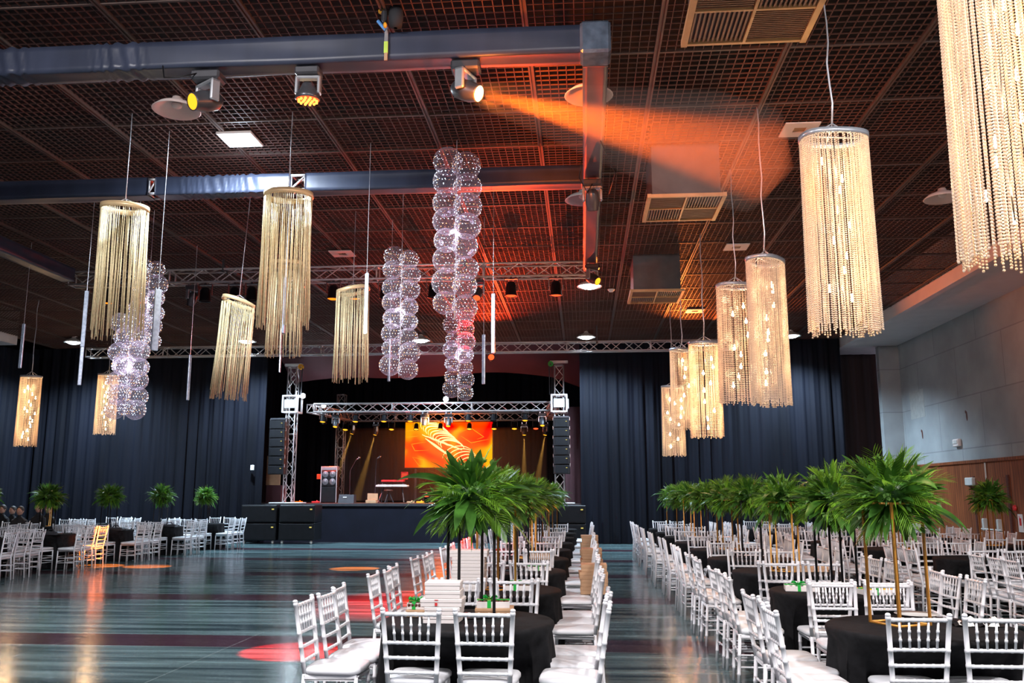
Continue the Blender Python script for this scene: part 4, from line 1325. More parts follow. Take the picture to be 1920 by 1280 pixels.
for rn, tabs in rows.items():
    for k, (x, y) in enumerate(tabs):
        ordt = ORD[k] + ' table in ' + rn
        o = ob('round_table', TM[(k + len(rn)) % 3], None, (x, y, 0), (0, 0, 0.0 * rc.random()))
        tag(o, 'round table under floor-length black cloth, ' + ORD[k] + ' from the front in ' + rn, 'table', 'black-clothed tables in ' + rn)
        PLACED[rn, k] = (x, y)
        grp = 'white chairs around the ' + rn + ' tables'
        sides = FULLROW[rn]
        jit = lambda s_: (rc.random() - 0.5) * s_
        dl = {'centre row': 0.755, 'first right row': 0.82}.get(rn, 0.84)
        yo = 0.12
        for side, sx in (('left', -1), ('right', 1)):
            if side[0] not in sides: continue
            off = yo + (0.25 if (side == 'left' and rn == 'centre row') else 0.05) - 0.12
            for j, dy in enumerate((-0.46, 0.0, 0.46)):
                far = ('nearest', 'middle', 'farthest')[j]
                bow = 0.03 * (j == 1)
                chair(x + sx * (dl - bow + jit(0.03) + (0.13 if rn == 'centre row' and sx < 0 else 0)), y + dy + off + jit(0.04), (pi / 2 if sx > 0 else -pi / 2) + jit(0.12),
                      'white chair on %s side of %s, %s of three' % (side, ordt, far), grp)
        for side, sy in (('near', -1), ('far', 1)):
            if side[0] not in sides: continue
            if rn == 'centre row' and side == 'far' and k > 5: continue
            cx_ = 0.0
            for j, dx in enumerate((-0.235, 0.235)):
                chair(x + cx_ + dx + jit(0.02) + (0.02 if sy > 0 else -0.03), y + ((-0.40 if (k == 0 and rn == 'first right row') else -0.47) if sy < 0 else 1.12) + jit(0.02), (0 if sy < 0 else pi) + jit(0.08),
                      'white chair on %s side of %s, %s one' % (side, ordt, ('left', 'right')[j]), grp)
print('CHAIRS', NCH[0])


# ------------------------------------------------------------------ palm centrepieces
def frond_dir(rnd, lo=-0.55):
    z = lo + (1 - lo) * rnd.random() ** 0.85
    a_ = rnd.random() * 2 * pi
    r_ = sqrt(max(0, 1 - z * z))
    return Vector((r_ * cos(a_), r_ * sin(a_), z))


def strip(mb, base, d, L, Wd, droop, rnd, seg=5, prof=None):
    """leaf blade growing from base along d, drooping with gravity, folded along its midrib"""
    d = d.normalized()
    side = d.cross(Vector((0, 0, 1)))
    if side.length < 0.05: side = Vector((1, 0, 0))
    side.normalize()
    tw = (rnd.random() - 0.5) * 1.4
    side = (Matrix.Rotation(tw, 3, d) @ side)
    up = side.cross(d)
    vs, fs = [], []
    p = Vector(base)
    dd = d.copy()
    st = L / seg
    for i in range(seg + 1):
        u = i / seg
        w_ = Wd * (sin(pi * min(1, u * 0.92 + 0.08)) ** 0.75 if prof is None else prof(u)) * 0.5
        vs += [p + side * w_ + up * w_ * 0.25, p, p - side * w_ + up * w_ * 0.25]
        dd = (dd + Vector((0, 0, -droop * (0.3 + u) / seg))).normalized()
        p = p + dd * st
    for i in range(seg):
        a = i * 3
        fs += [(a, a + 1, a + 4, a + 3), (a + 1, a + 2, a + 5, a + 4)]
    mb.add(vs, fs)


def plant_meshes(seed):
    rnd = random.Random(seed)
    core = Vector((0, 0, 0.87))
    broad, lance, fern, sprig = MB(), MB(), MB(), MB()
    for i in range(52):
        d = frond_dir(rnd, -0.9)
        strip(broad, core + d * 0.10, d, 0.20 + 0.17 * rnd.random(), 0.045 + 0.04 * rnd.random(), 0.7 * rnd.random(), rnd, 6)
    for i in range(9):
        a_ = rnd.random() * 6.28
        d = Vector((cos(a_), sin(a_), 0.1 + 1.6 * rnd.random())).normalized()
        strip(broad, core + d * 0.12, d, 0.28 + 0.12 * rnd.random(), 0.065, 0.5 * rnd.random(), rnd, 7)
    for i in range(10):
        a_ = rnd.random() * 6.28
        d = Vector((cos(a_), sin(a_), -0.5 - 0.9 * rnd.random())).normalized()
        strip(broad, core + d * 0.10, d, 0.26 + 0.12 * rnd.random(), 0.065, 0.4, rnd, 6)
    for i in range(9):
        a_ = rnd.random() * 6.28
        d = Vector((cos(a_), sin(a_), -0.5 + 1.1 * rnd.random())).normalized()
        strip(broad, core + d * 0.14, d, 0.42 + 0.14 * rnd.random(), 0.07 + 0.03 * rnd.random(), 1.3, rnd, 8)
    for i in range(260):
        d = frond_dir(rnd, -0.95)
        strip(lance, core + d * 0.10, d, 0.15 + 0.24 * rnd.random() ** 1.3, 0.009 + 0.014 * rnd.random(), 1.3 * rnd.random(), rnd, 5)
    # palm fronds: rachis with many narrow leaflets
    for i in range(26):
        d = frond_dir(rnd, -0.8)
        L = 0.24 + 0.13 * rnd.random()
        dr = 0.5 + 0.8 * rnd.random()
        p = core + d * 0.08
        dd = d.copy()
        side0 = d.cross(Vector((0, 0, 1)))
        if side0.length < 0.05: side0 = Vector((1, 0, 0))
        side0.normalize()
        side0 = Matrix.Rotation((rnd.random() - 0.5) * 1.6, 3, d) @ side0
        n_ = 13
        pts = []
        for k in range(n_):
            u = k / (n_ - 1)
            dd = (dd + Vector((0, 0, -dr * (0.2 + u) / n_))).normalized()
            p = p + dd * L / n_
            pts.append(p.copy())
            if k > 1:
                for s_ in (-1, 1):
                    ld = (side0 * s_ * (1.1 - 0.5 * u) + dd * 0.9).normalized()
                    strip(fern, p, ld, (0.13 * sin(pi * (0.25 + 0.6 * u)) + 0.03), 0.010, 0.25, rnd, 2)
        fern.tube(pts, 0.003, 3, cap=False)
    # sprigs of small round leaves
    for i in range(95):
        d = frond_dir(rnd, -0.8)
        b0 = core + d * (0.16 + 0.16 * rnd.random())
        for k in range(7):
            ld = (d + Vector((rnd.random() - 0.5, rnd.random() - 0.5, rnd.random() - 0.5)) * 1.5).normalized()
            strip(sprig, b0 + ld * 0.01, ld, 0.045 + 0.02 * rnd.random(), 0.032, 0.2, rnd, 2, prof=lambda u: (0.35, 1.0, 0.1)[min(2, int(u * 2 + 0.5))])
    for g_ in (broad, lance, fern, sprig):
        g_.v = [(p_[0] * 0.90, p_[1] * 0.90, 0.83 + (p_[2] - 0.87) * 0.88) for p_ in g_.v]
    core_ = MB().ball((0, 0, 0.86), 0.14, 12, 8, 0, (1, 1, 0.8))
    return [('moss_core', core_.mesh('moss_core', M['leaf1'], True)), ('broad_leaves', broad.mesh('broad_leaves', M['leaf1'], True)), ('strap_leaves', lance.mesh('strap_leaves', M['leaf2'], True)),
            ('palm_fronds', fern.mesh('palm_fronds', M['leaf2'], True)), ('leafy_sprigs', sprig.mesh('leafy_sprigs', M['leaf3'], True))]


PM = [plant_meshes(s_) for s_ in (3, 8, 21)]
STAND = {}
for colr, mt_ in (('black', M['black']), ('gold', M['goldpost'])):
    posts = []
    for sx in (-1, 1):
        for sy in (-1, 1):
            posts.append(('post', MB().rbox(sx * 0.13 - 0.009, sx * 0.13 + 0.009, sy * 0.13 - 0.009, sy * 0.13 + 0.009, 0.0, 0.80, 0.003).mesh('stand_post', mt_)))
    fr = MB()
    fr2 = MB()
    for s_ in (-1, 1):
        fr.box(-0.122, 0.122, s_ * 0.13 - 0.008, s_ * 0.13 + 0.008, 0.0, 0.014).box(s_ * 0.13 - 0.008, s_ * 0.13 + 0.008, -0.122, 0.122, 0.0, 0.014)
        fr2.box(-0.122, 0.122, s_ * 0.13 - 0.008, s_ * 0.13 + 0.008, 0.786, 0.80).box(s_ * 0.13 - 0.008, s_ * 0.13 + 0.008, -0.122, 0.122, 0.786, 0.80)
    fr2.box(-0.12, 0.12, -0.02, 0.02, 0.79, 0.80)
    STAND[colr] = posts + [('base_frame', fr.mesh('base_frame', mt_)), ('top_frame', fr2.mesh('top_frame', mt_))]
PPROTO = {}


def plant(x, y, colr, var, rz, label, sc=1.0, group='palm centrepieces on thin stands', z=0.765):
    key = (colr, var)
    if key not in PPROTO:
        t = thing('palm_centrepiece', '', 'plant')
        for nm, me in STAND[colr]: ob(nm, me, t)
        for nm, me in PM[var]:
            q_ = ob(nm, me, t)
            if nm != 'moss_core': q_['kind'] = 'stuff'
        PPROTO[key] = t
        o = t
    else:
        o = copy_tree(PPROTO[key])
    o.location = (x, y, z)
    o.rotation_euler = (0, 0, rz)
    o.scale = (sc,) * 3
    tag(o, label, 'plant', group)
    return o


cols = {'centre row': 'bgbgbgbgb', 'first right row': 'gbgbgbgbg', 'first left row': 'bbbbb'}
for rn, cs in cols.items():
    for k, (x, y) in enumerate(rows[rn]):
        c_ = 'black' if cs[k] == 'b' else 'gold'
        dx, dy = (0.0, 0.0)
        if rn == 'first right row' and k == 0: dx, dy = (-0.10, 0.12)
        if rn == 'centre row' and k == 0: dx, dy = (0.0, 0.16)
        plant(x + dx, y + dy, c_, (k * 2 + len(rn)) % 3, 0.45 + k * 1.9, 'leafy palm ball on a %s stand on the %s table of %s' % (c_, ORD[k], rn), sc=1.04 if k == 0 else 1.0)
plant(7.2, 16.6, 'gold', 1, 0.6, 'leafy palm ball on a gold stand near the wooden wall at far right')
plant(-15.4, 22.0, 'gold', 0, 0.9, 'leafy palm ball cut by the left edge of the picture')
plant(-15.3, 24.5, 'gold', 2, 0.4, 'leafy palm ball on a gold stand in second left row')
for k in (2, 4, 6):
    x, y = rows['second right row'][k]
    plant(x, y, 'gold' if k != 4 else 'black', k % 3, 0.3 * k, 'leafy palm ball on the %s table of second right row' % ORD[k])

# ------------------------------------------------------------------ things on tables and chairs
def carton(x, y, z, w_, d_, h_, rz, mat, label, cat='box', group=None, mark=False, lidline=True):
    t = thing('cardboard_box', label, cat, (x, y, z), (0, 0, rz), group)
    put('tray', MB().rbox(-w_ / 2, w_ / 2, -d_ / 2, d_ / 2, 0, h_ * 0.55, 0.003), M[mat], t)
    put('lid', MB().rbox(-w_ / 2 - 0.003, w_ / 2 + 0.003, -d_ / 2 - 0.003, d_ / 2 + 0.003, h_ * 0.5, h_ - 0.001, 0.004), M[mat], t)
    if mark:
        put('red_seal', MB().box(-0.045, -0.02, -d_ / 2 - 0.006, -d_ / 2 - 0.003, h_ * 0.8, h_ - 0.006).box(-0.042, -0.025, -d_ / 2 - 0.006, -d_ / 2 - 0.003, h_ * 0.15, h_ * 0.5), M['red'], t)
    return t


zz = 0.767
names = ['lowest', 'second lowest', 'middle', 'second highest', 'topmost']
for k in range(5):
    carton(-1.0 + (0.0, 0.01, 0.0, 0.008, 0.004)[k], 6.42, zz, 0.245 if k != 2 else 0.29, 0.22, 0.056, 0.02 * (k - 2), 'wbox',
           'white cake box in the stack on the nearest centre table, ' + names[k] + ' of five', group='white boxes on the nearest centre table', mark=(k == 2))
    zz += 0.056
zz = 0.767
for k in range(6):
    carton(-1.08, 8.5, zz, 0.30 if k < 5 else 0.35, 0.26, 0.062, 0.015 * (k - 2), 'wbox',
           'white cake box in the stack on the second centre table, ' + ['lowest', 'second', 'third', 'fourth', 'fifth', 'topmost'][k] + (' of six' if k in (0, 5) else ' from the bottom'), group='white boxes on the second centre table')
    zz += 0.062


def sweets(x, y, z, w_, rz, label, base=None, fill='choc'):
    t = thing('sweets_tray', label, 'tray', (x, y, z), (0, 0, rz))
    mb = MB()
    d_ = w_ * 0.8
    mb.box(-w_ / 2, w_ / 2, -d_ / 2, d_ / 2, 0, 0.006)
    for s_ in (-1, 1):
        mb.box(-w_ / 2, w_ / 2, s_ * d_ / 2 - 0.003, s_ * d_ / 2 + 0.003, 0, 0.045).box(s_ * w_ / 2 - 0.003, s_ * w_ / 2 + 0.003, -d_ / 2, d_ / 2, 0, 0.045)
    put('tray', mb, M['wbox'], t)
    sm = MB()
    for i in range(6):
        for j in range(5):
            sm.ball((-w_ / 2 + w_ * (i + 0.5) / 6, -d_ / 2 + d_ * (j + 0.5) / 5, 0.03), 0.022, 7, 5)
    o = put('sweets', sm, M[fill], t, True)
    o['kind'] = 'stuff'
    rb = MB().box(-w_ / 2 - 0.004, w_ / 2 + 0.004, -0.014, 0.014, 0.047, 0.055).box(-0.03 - 0.014, -0.03 + 0.014, -d_ / 2 - 0.004, d_ / 2 + 0.004, 0.0, 0.055)
    for k in range(8):
        a_ = k * pi / 4
        rb.add([(-0.03, 0, 0.055), (-0.03 + 0.055 * cos(a_ - 0.2), 0.055 * sin(a_ - 0.2), 0.085), (-0.03 + 0.065 * cos(a_), 0.065 * sin(a_), 0.065), (-0.03 + 0.055 * cos(a_ + 0.2), 0.055 * sin(a_ + 0.2), 0.085)], [(0, 1, 2), (0, 2, 3)])
    put('ribbon', rb, M['ribbon'], t)
    return t


carton(-0.68, 6.88, 0.767, 0.28, 0.22, 0.05, 0.05, 'kraft', 'flat brown box under the sweets tray on the nearest centre table')
sweets(-0.69, 6.88, 0.818, 0.24, 0.08, 'tray of chocolates with green ribbon on the nearest centre table')
carton(-1.22, 6.72, 0.767, 0.16, 0.2, 0.05, -0.1, 'kraft', 'small brown box left of the white box stack on the nearest centre table')
sweets(-1.22, 6.72, 0.818, 0.16, -0.1, 'small tray of chocolates left of the white box stack on the nearest centre table')
sweets(-0.62, 8.6, 0.767, 0.26, 0.0, 'ribboned tray of sweets on the second centre table')
sweets(-0.55, 10.8, 0.767, 0.26, 0.3, 'ribboned tray of sweets on the third centre table')
carton(-0.6, 12.6, 0.767, 0.3, 0.25, 0.09, 0.1, 'kraft', 'brown box beside the stand on the fourth centre table')
sweets(2.03, 8.75, 0.767, 0.30, -0.15, 'white ribboned sweets tray on the second table of first right row', fill='wbox')
sweets(2.62, 8.5, 0.767, 0.30, 0.2, 'orange sweets tray behind chair backs on the second table of first right row', fill='orange')
carton(2.6, 10.9, 0.767, 0.4, 0.3, 0.06, 0.1, 'kraft', 'flat brown box on the third table of first right row')
tag(put('dinner_plate', MB().lathe([(0, 0.01), (0.07, 0.012), (0.13, 0.03), (0.132, 0.032), (0.07, 0.006), (0, 0.004)], 28), M['keys'], loc=(2.10, 8.98, 0.767), rot=(0, 0, 0), smooth=True),
    'small white plate on the second table of first right row', 'plate')
# sneaker pair and a plate on the nearest right table
t = thing('papers', 'crumpled patterned black and white scarf on the nearest right table', 'scarf', (2.66, 6.52, 0.767))
mb = MB()
rnd = random.Random(5)
vs, fs = [], []
for i in range(13):
    for j in range(9):
        vs.append((-0.16 + 0.027 * i, -0.08 + 0.02 * j, max(0.004, 0.035 + 0.03 * sin(i * 1.1 + j * 0.6) - 0.012 * abs(j - 4))))
for i in range(12):
    for j in range(8):
        a = i * 9 + j
        fs.append((a, a + 9, a + 10, a + 1))
mb.add(vs, fs)
mb.m = [(k // 3 + k // 8) % 2 for k in range(len(fs))]
t.name = 'folded_scarf'
put('fabric', mb, [M['black'], M['keys']], t, True)
tag(put('dinner_plate', MB().lathe([(0, 0.01), (0.09, 0.012), (0.15, 0.03), (0.152, 0.032), (0.08, 0.006), (0, 0.004)], 28), M['keys'], loc=(2.40, 6.87, 0.767), smooth=True),
    'white plate behind the gold stand on the nearest right table', 'plate')
# brown boxes stacked on the aisle-side chairs of the centre row
stk = [(10.8, 4, 0.30), (12.85, 5, 0.27), (14.9, 3, 0.3), (17.0, 5, 0.3)]
for (y, n_, w_) in stk:
    z = 0.502
    ordt = ORD[{10.8: 2, 12.85: 3, 14.9: 4, 17.0: 5}[y]]
    for k in range(n_):
        h_ = 0.085 if k < n_ - 1 or n_ != 5 else 0.06
        pos = 'lowest' if k == 0 else ('topmost' if k == n_ - 1 else ORD[k] + ' from the bottom')
        carton(0.10 + 0.01 * (k % 2), y + 0.05, z, w_ + 0.015 * (k % 3), 0.33, h_, 0.02 * (k % 3), 'kraft',
               'brown box stacked on aisle chair at %s centre table, %s' % (ordt, pos), group='brown boxes stacked on aisle chairs')
        z += h_
for rn, k, dx, dy, lab in (('first left row', 1, 0.1, -0.1, 'dark folded bag on the second table of first left row'), ('first left row', 2, 0.1, 0, 'dark folded bag on the third table of first left row'),
                      ('first left row', 3, 0.15, 0, 'dark folded bag on the fourth table of first left row')):
    x, y = rows[rn][k]
    o = put('folded_bag', MB().rbox(-0.22, 0.22, -0.12, 0.12, 0, 0.07, 0.03).tube([(-0.1, 0, 0.06), (-0.05, 0, 0.12), (0.05, 0, 0.12), (0.1, 0, 0.06)], 0.012, 6), M['dgrey'], loc=(x + dx + 0.3, y + dy - 0.35, 0.767))
    tag(o, lab, 'bag')


# ------------------------------------------------------------------ hanging crystal lamps
def ring_pts(a, b, N, e_=0.75):
    out = []
    for i in range(N):
        t_ = 2 * pi * i / N
        c_, s_ = cos(t_), sin(t_)
        out.append((a * math.copysign(abs(c_) ** e_, c_), b * math.copysign(abs(s_) ** e_, s_)))
    return out


def crystal_meshes(a, b, height, nst, bead, det, seed):
    rnd = random.Random(seed)
    pts = ring_pts(a, b, nst) + ring_pts(a * 0.93, b * 0.9, int(nst * 0.55))
    if det:
        tmp = MB().ball((0, 0, 0), 1, 6, 4)
    else:
        tmp = MB().add([(1, 0, 0), (0, 1, 0), (-1, 0, 0), (0, -1, 0), (0, 0, 1), (0, 0, -1)], [(0, 1, 4), (1, 2, 4), (2, 3, 4), (3, 0, 4), (1, 0, 5), (2, 1, 5), (3, 2, 5), (0, 3, 5)])
    tv, tf = tmp.v, tmp.f
    vs, fs = [], []
    for (x, y) in pts:
        n_ = int((height - rnd.random() ** 3 * 0.10 - rnd.random() * 0.03) / bead)
        lean = (1 + rnd.random() * 0.05)
        dxx, dyy = (rnd.random() - 0.5) * 0.02, (rnd.random() - 0.5) * 0.02
        for k in range(n_):
            u = k / n_
            px_, py_, pz_ = x * (1 + (lean - 1) * u) + dxx * u, y * (1 + (lean - 1) * u) + dyy * u, -0.03 - k * bead
            o_ = len(vs)
            r_ = bead * (0.40 if k < n_ - 1 else 0.47)
            vs += [(px_ + r_ * q[0], py_ + r_ * q[1], pz_ + r_ * q[2]) for q in tv]
            fs += [tuple(i + o_ for i in q) for q in tf]
    strands = MB()
    strands.v, strands.f, strands.m = vs, fs, [0] * len(fs)
    ra, rb_ = a + 0.012, b + 0.012
    rim = MB()
    R1 = ring_pts(ra, rb_, 48); R2 = ring_pts(a - 0.02, b - 0.02, 48)
    v2 = [(x, y, 0.015) for x, y in R1] + [(x, y, -0.035) for x, y in R1] + [(x, y, 0.015) for x, y in R2] + [(x, y, -0.035) for x, y in R2]
    f2 = []
    for i in range(48):
        j = (i + 1) % 48
        f2 += [(i, 48 + i, 48 + j, j), (96 + i, 96 + j, 144 + j, 144 + i), (i, j, 96 + j, 96 + i), (48 + i, 144 + i, 144 + j, 48 + j)]
    rim.add(v2, f2)
    rim.box(-a, a, -0.012, 0.012, -0.01, 0.0)
    sus = MB()
    for sx in (-0.75, 0.75):
        sus.tube([(a * sx, 0, 0.0), (0, 0, 0.14)], 0.006, 5)
    sus.tube([(0, b * 0.7, 0.0), (0, 0, 0.14)], 0.006, 5).tube([(0, -b * 0.7, 0.0), (0, 0, 0.14)], 0.006, 5)
    return strands.mesh('crystal_strands', M['crystal'], False), rim.mesh('rim', M['rim'], True), sus.mesh('suspension', M['cable'], True)


CM_det = crystal_meshes(0.32, 0.21, 1.98, 76, 0.0215, True, 1)
CM_lo = crystal_meshes(0.31, 0.21, 1.93, 64, 0.029, False, 2)


def crystal(x, y, zt, rz, label, det=False, power=60, hang=None, nb=9, seed=0, sc=(1, 1, 1), bulb=0.018):
    bulb *= 0.75
    power *= 3.0
    rnd = random.Random(seed + 100)
    t = thing('crystal_pendant', label, 'pendant lamp', (x, y, zt), (0, 0, rz), 'crystal strand pendants')
    me = CM_det if det else CM_lo
    s_ = ob('crystal_strands', me[0], t); s_['kind'] = 'stuff'; s_.scale = sc
    r_ = ob('rim', me[1], t); r_.scale = sc
    ob('suspension', me[2], t).scale = sc
    cr = MB()
    top = CEIL - zt
    pts = [(0.012 * sin(k * 1.7), 0.01 * cos(k * 2.3), 0.13 + (top - 0.13) * k / 8) for k in range(9)]
    cr.tube(pts, 0.010 if y < 16 else 0.012, 6)
    co = put('cable', cr, M['cable'], t, True)
    for i in range(nb):
        q = Vector(((rnd.random() - 0.5) * 0.34, (rnd.random() - 0.5) * 0.20, -0.25 - 1.55 * (i + 0.6 * rnd.random()) / nb))
        q.x *= sc[0]
        b_ = put('bulb', MB().ball((0, 0, 0), bulb, 8, 6, 0, (1, 1, 1.3)).tube([(0, 0, 0.02), (0, 0, 0.06)], 0.01, 6), M['e_warm'], t, True)
        b_.location = q
    put('lamp_cord', MB().tube([(0, 0, 0), (0.02, 0.01, -0.6), (-0.02, 0, -1.2), (0, 0, -1.7)], 0.006, 5), M['dgrey'], t, True)
    for dz in (-0.35, -0.95, -1.55):
        light('POINT', (x, y, zt + dz), power / 3, (1.0, 0.60, 0.32), t, size=0.06, name='bulb_glow')
    return t


crystal(2.62, 5.35, 4.98, 0.2, 'largest crystal strand pendant cut by the top right corner', True, 35, seed=1, nb=10)
crystal(2.5, 8.45, 5.12, 0.15, 'tall crystal strand pendant second from the right', True, 33, seed=2, nb=10)
crystal(2.5, 11.85, 4.78, 0.95, 'narrow-looking crystal strand pendant in front of its pair', True, 31, seed=3, nb=9, bulb=0.03)
crystal(2.5, 14.15, 4.98, 0.3, 'crystal strand pendant just left of the narrow one, slightly higher hung cable', False, 31, seed=4, nb=9, bulb=0.03)
crystal(2.48, 17.9, 4.68, 0.1, 'crystal strand pendant in the middle of the far right cluster', False, 29, seed=5, nb=9, bulb=0.035)
crystal(2.42, 21.3, 5.1, 0.6, 'crystal strand pendant half hidden at the far right cluster', False, 25, seed=6, nb=8, bulb=0.04)
crystal(2.5, 24.6, 4.6, 0.4, 'farthest and lowest crystal strand pendant in the right cluster', False, 23, seed=7, nb=8, bulb=0.04)
crystal(-15.12, 23.0, 4.86, 0.1, 'crystal strand pendant glowing at the far left edge', False, 25, seed=8, nb=18, sc=(0.85, 1, 1), bulb=0.028)
crystal(-15.15, 27.0, 5.45, 0.1, 'pale crystal strand pendant beside the left bubble cluster', False, 25, seed=9, nb=16, bulb=0.028)


# gold fringe lamps
def fringe_meshes(seed):
    rnd = random.Random(seed)
    a, b = 0.31, 0.23
    mb = MB()
    pts = ring_pts(a, b, 84, 0.95)
    for (x, y) in pts:
        if rnd.random() < 0.12: continue
        L = 1.82 - rnd.random() ** 2 * 0.18
        dx, dy = (rnd.random() - 0.5) * 0.05, (rnd.random() - 0.5) * 0.05
        bx = 0.01 * (rnd.random() - 0.5)
        mb.tube([(x, y, -0.03), (x + dx * 0.4 + bx, y + dy * 0.4, -L * 0.5), (x * 1.03 + dx, y * 1.03 + dy, -L)], 0.0058, 4)
    R1 = ring_pts(a + 0.012, b + 0.012, 48, 0.95); R2 = ring_pts(a - 0.008, b - 0.008, 48, 0.95)
    v2 = [(x, y, 0.02) for x, y in R1] + [(x, y, -0.05) for x, y in R1] + [(x, y, 0.02) for x, y in R2] + [(x, y, -0.05) for x, y in R2]
    f2 = []
    for i in range(48):
        j = (i + 1) % 48
        f2 += [(i, 48 + i, 48 + j, j), (96 + i, 96 + j, 144 + j, 144 + i), (i, j, 96 + j, 96 + i), (48 + i, 144 + i, 144 + j, 48 + j)]
    sus = MB().tube([(a * 0.8, 0, 0), (0, 0, 0.12)], 0.006, 5).tube([(-a * 0.8, 0, 0), (0, 0, 0.12)], 0.006, 5).tube([(0, b * 0.8, 0), (0, 0, 0.12)], 0.006, 5)
    return mb.mesh('fringe', M['gold'], True), MB().add(v2, f2).mesh('hoop', M['goldrim'], True), sus.mesh('suspension', M['cable'], True)


FM = fringe_meshes(4)
for k, (x, y, zt, rz, tl, sc, lab) in enumerate((
        (-6.35, 11.4, 5.62, 0.1, 0.05, 1.03, 'gold string fringe pendant farthest left, in front of the bubbles'),
        (-4.03, 11.46, 5.76, 0.5, -0.06, 1.05, 'gold string fringe pendant hanging highest, left of centre'),
        (-6.10, 15.0, 5.05, 0.9, 0.25, 0.97, 'gold string fringe pendant with tilted hoop, lowest of the left ones'),
        (-5.42, 15.5, 5.88, 0.2, 0.0, 0.97, 'gold string fringe pendant seen through the highest one'),
        (-4.24, 15.8, 5.42, 0.3, -0.22, 0.97, 'gold string fringe pendant nearest the small bubble cluster'))):
    t = thing('fringe_pendant', lab, 'pendant lamp', (x, y, zt), (tl * 0.4, tl * 0.0, rz), 'gold fringe pendants')
    s_ = ob('fringe', FM[0], t); s_['kind'] = 'stuff'; s_.scale = (sc, sc, sc)
    h = ob('hoop', FM[1], t); h.scale = (sc, sc, sc); h.rotation_euler = (0, tl, 0)
    ob('suspension', FM[2], t)
    put('cable', MB().tube([(0, 0, 0.1), (0.01, 0, CEIL - zt)], 0.007, 5), M['cable'], t, True)

# crystal rods (mirror strips)
rods = [(45, 607, 690, 17.5, 'thin mirrored strip at the far left, above the glowing crystal pendant'), (163, 545, 650, 14.5, 'mirrored strip just left of the leftmost fringe pendant, upper one'),
        (156, 632, 722, 16.0, 'mirrored strip left of the leftmost fringe pendant, lower one'), (297, 542, 657, 12.0, 'bright blue-white mirrored strip right of the leftmost fringe pendant'),
        (357, 665, 750, 18.0, 'mirrored strip hanging alone before the left curtain'), (536, 520, 625, 13.6, 'mirrored strip inside the highest fringe pendant'),
        (528, 615, 698, 16.8, 'mirrored strip below the highest fringe pendant'), (688, 512, 625, 12.7, 'gleaming thin strip crossing the fringe pendant nearest the small bubble cluster'),
        (731, 635, 715, 16.5, 'mirrored strip in front of the small bubble cluster'), (907, 627, 720, 16.5, 'mirrored strip right of the tall bubble column, lower one'),
        (925, 550, 662, 14.5, 'mirrored strip right of the tall bubble column, upper one')]
mir = pr('mirror_strip', (0.50, 0.55, 0.66), 0.22, 0.6, vary=0.25, scale=20, emit=(0.5, 0.68, 1.0), estr=0.05, nosample=True)  # faint blue emission added on top of the mirror's reflections
for k, (px, y0, y1, Y, lab) in enumerate(rods):
    P0, P1 = at_y(px, y0, Y), at_y(px, y1, Y)
    L = P0.z - P1.z
    t = thing('crystal_strip', lab, 'hanging strip', P0, (0, 0, 0.3 * k), 'mirrored hanging strips')
    w_ = 0.034 if k != 3 else 0.05
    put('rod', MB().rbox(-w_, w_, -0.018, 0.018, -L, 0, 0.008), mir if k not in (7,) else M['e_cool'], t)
    put('cable', MB().tube([(0, 0, 0), (0, 0, CEIL - P0.z)], 0.0045, 5), M['cable'], t)


# bubble clusters
def bubbles(label, x, y, z0, z1, r, spread, n_, seed, warm=0.4):
    rnd = random.Random(seed)
    t = thing('bubble_pendant', label, 'pendant lamp', (x, y, z1))
    sm = MB().ball((0, 0, 0), 1.0, 28, 18).mesh('bubble', M['bubble'], True)
    dots, dotw = MB(), MB()
    zc = z1
    i = 0
    K = int(round((z1 - z0) / (r * 1.6)))
    for k in range(K):
        z = z1 - r * 0.9 - k * (z1 - z0 - 1.8 * r) / max(1, K - 1)
        for s_ in range(n_):
            a_ = (pi * s_ * 2 / n_) + (0.25 if k % 2 else -0.2) + (rnd.random() - 0.5) * 0.5
            rr_ = r * (0.88 + 0.24 * rnd.random())
            d_ = spread * (0.85 + 0.3 * rnd.random())
            c_ = Vector((cos(a_) * d_, sin(a_) * d_ * 0.8, z - z1 + (r * 0.45 if s_ % 2 else 0) + (rnd.random() - 0.5) * 0.04))
            b_ = ob('bubble', sm, t, c_); b_.scale = (rr_,) * 3
            # little leds in rows around the shell
            for row in range(4):
                el = (-0.45, -0.12, 0.16, 0.48)[row] + 0.03 * (rnd.random() - 0.5)
                m_ = 22
                for q in range(m_):
                    if rnd.random() < 0.34: continue
                    ph = 2 * pi * q / m_ + row
                    p_ = c_ + Vector((cos(ph) * cos(el), sin(ph) * cos(el), sin(el))) * rr_ * 0.99
                    tgt = dotw if rnd.random() < warm else dots
                    s2 = 0.0042 + 0.0055 * rnd.random() ** 2
                    tgt.add([p_ + Vector(v_) * s2 for v_ in ((1, 0, 0), (0, 1, 0), (-1, 0, 0), (0, -1, 0), (0, 0, 1), (0, 0, -1))],
                            [(0, 1, 4), (1, 2, 4), (2, 3, 4), (3, 0, 4), (1, 0, 5), (2, 1, 5), (3, 2, 5), (0, 3, 5)])
    core = MB().tube([(0.01 * sin(j), 0.01 * cos(j * 1.3), -j * (z1 - z0) / 12) for j in range(13)], 0.008, 6)
    put('core_stem', core, M['keys'], t, True)
    o = put('fairy_lights', dots, M['e_dot'], t); o['kind'] = 'stuff'
    o = put('warm_fairy_lights', dotw, M['e_dotw'], t); o['kind'] = 'stuff'
    put('cable', MB().tube([(0, 0, 0), (0, 0, CEIL - z1)], 0.005, 5), M['cable'], t)
    light('POINT', (x, y, (z0 + z1) / 2), 10, (0.85, 0.85, 1.0), t, size=0.1)


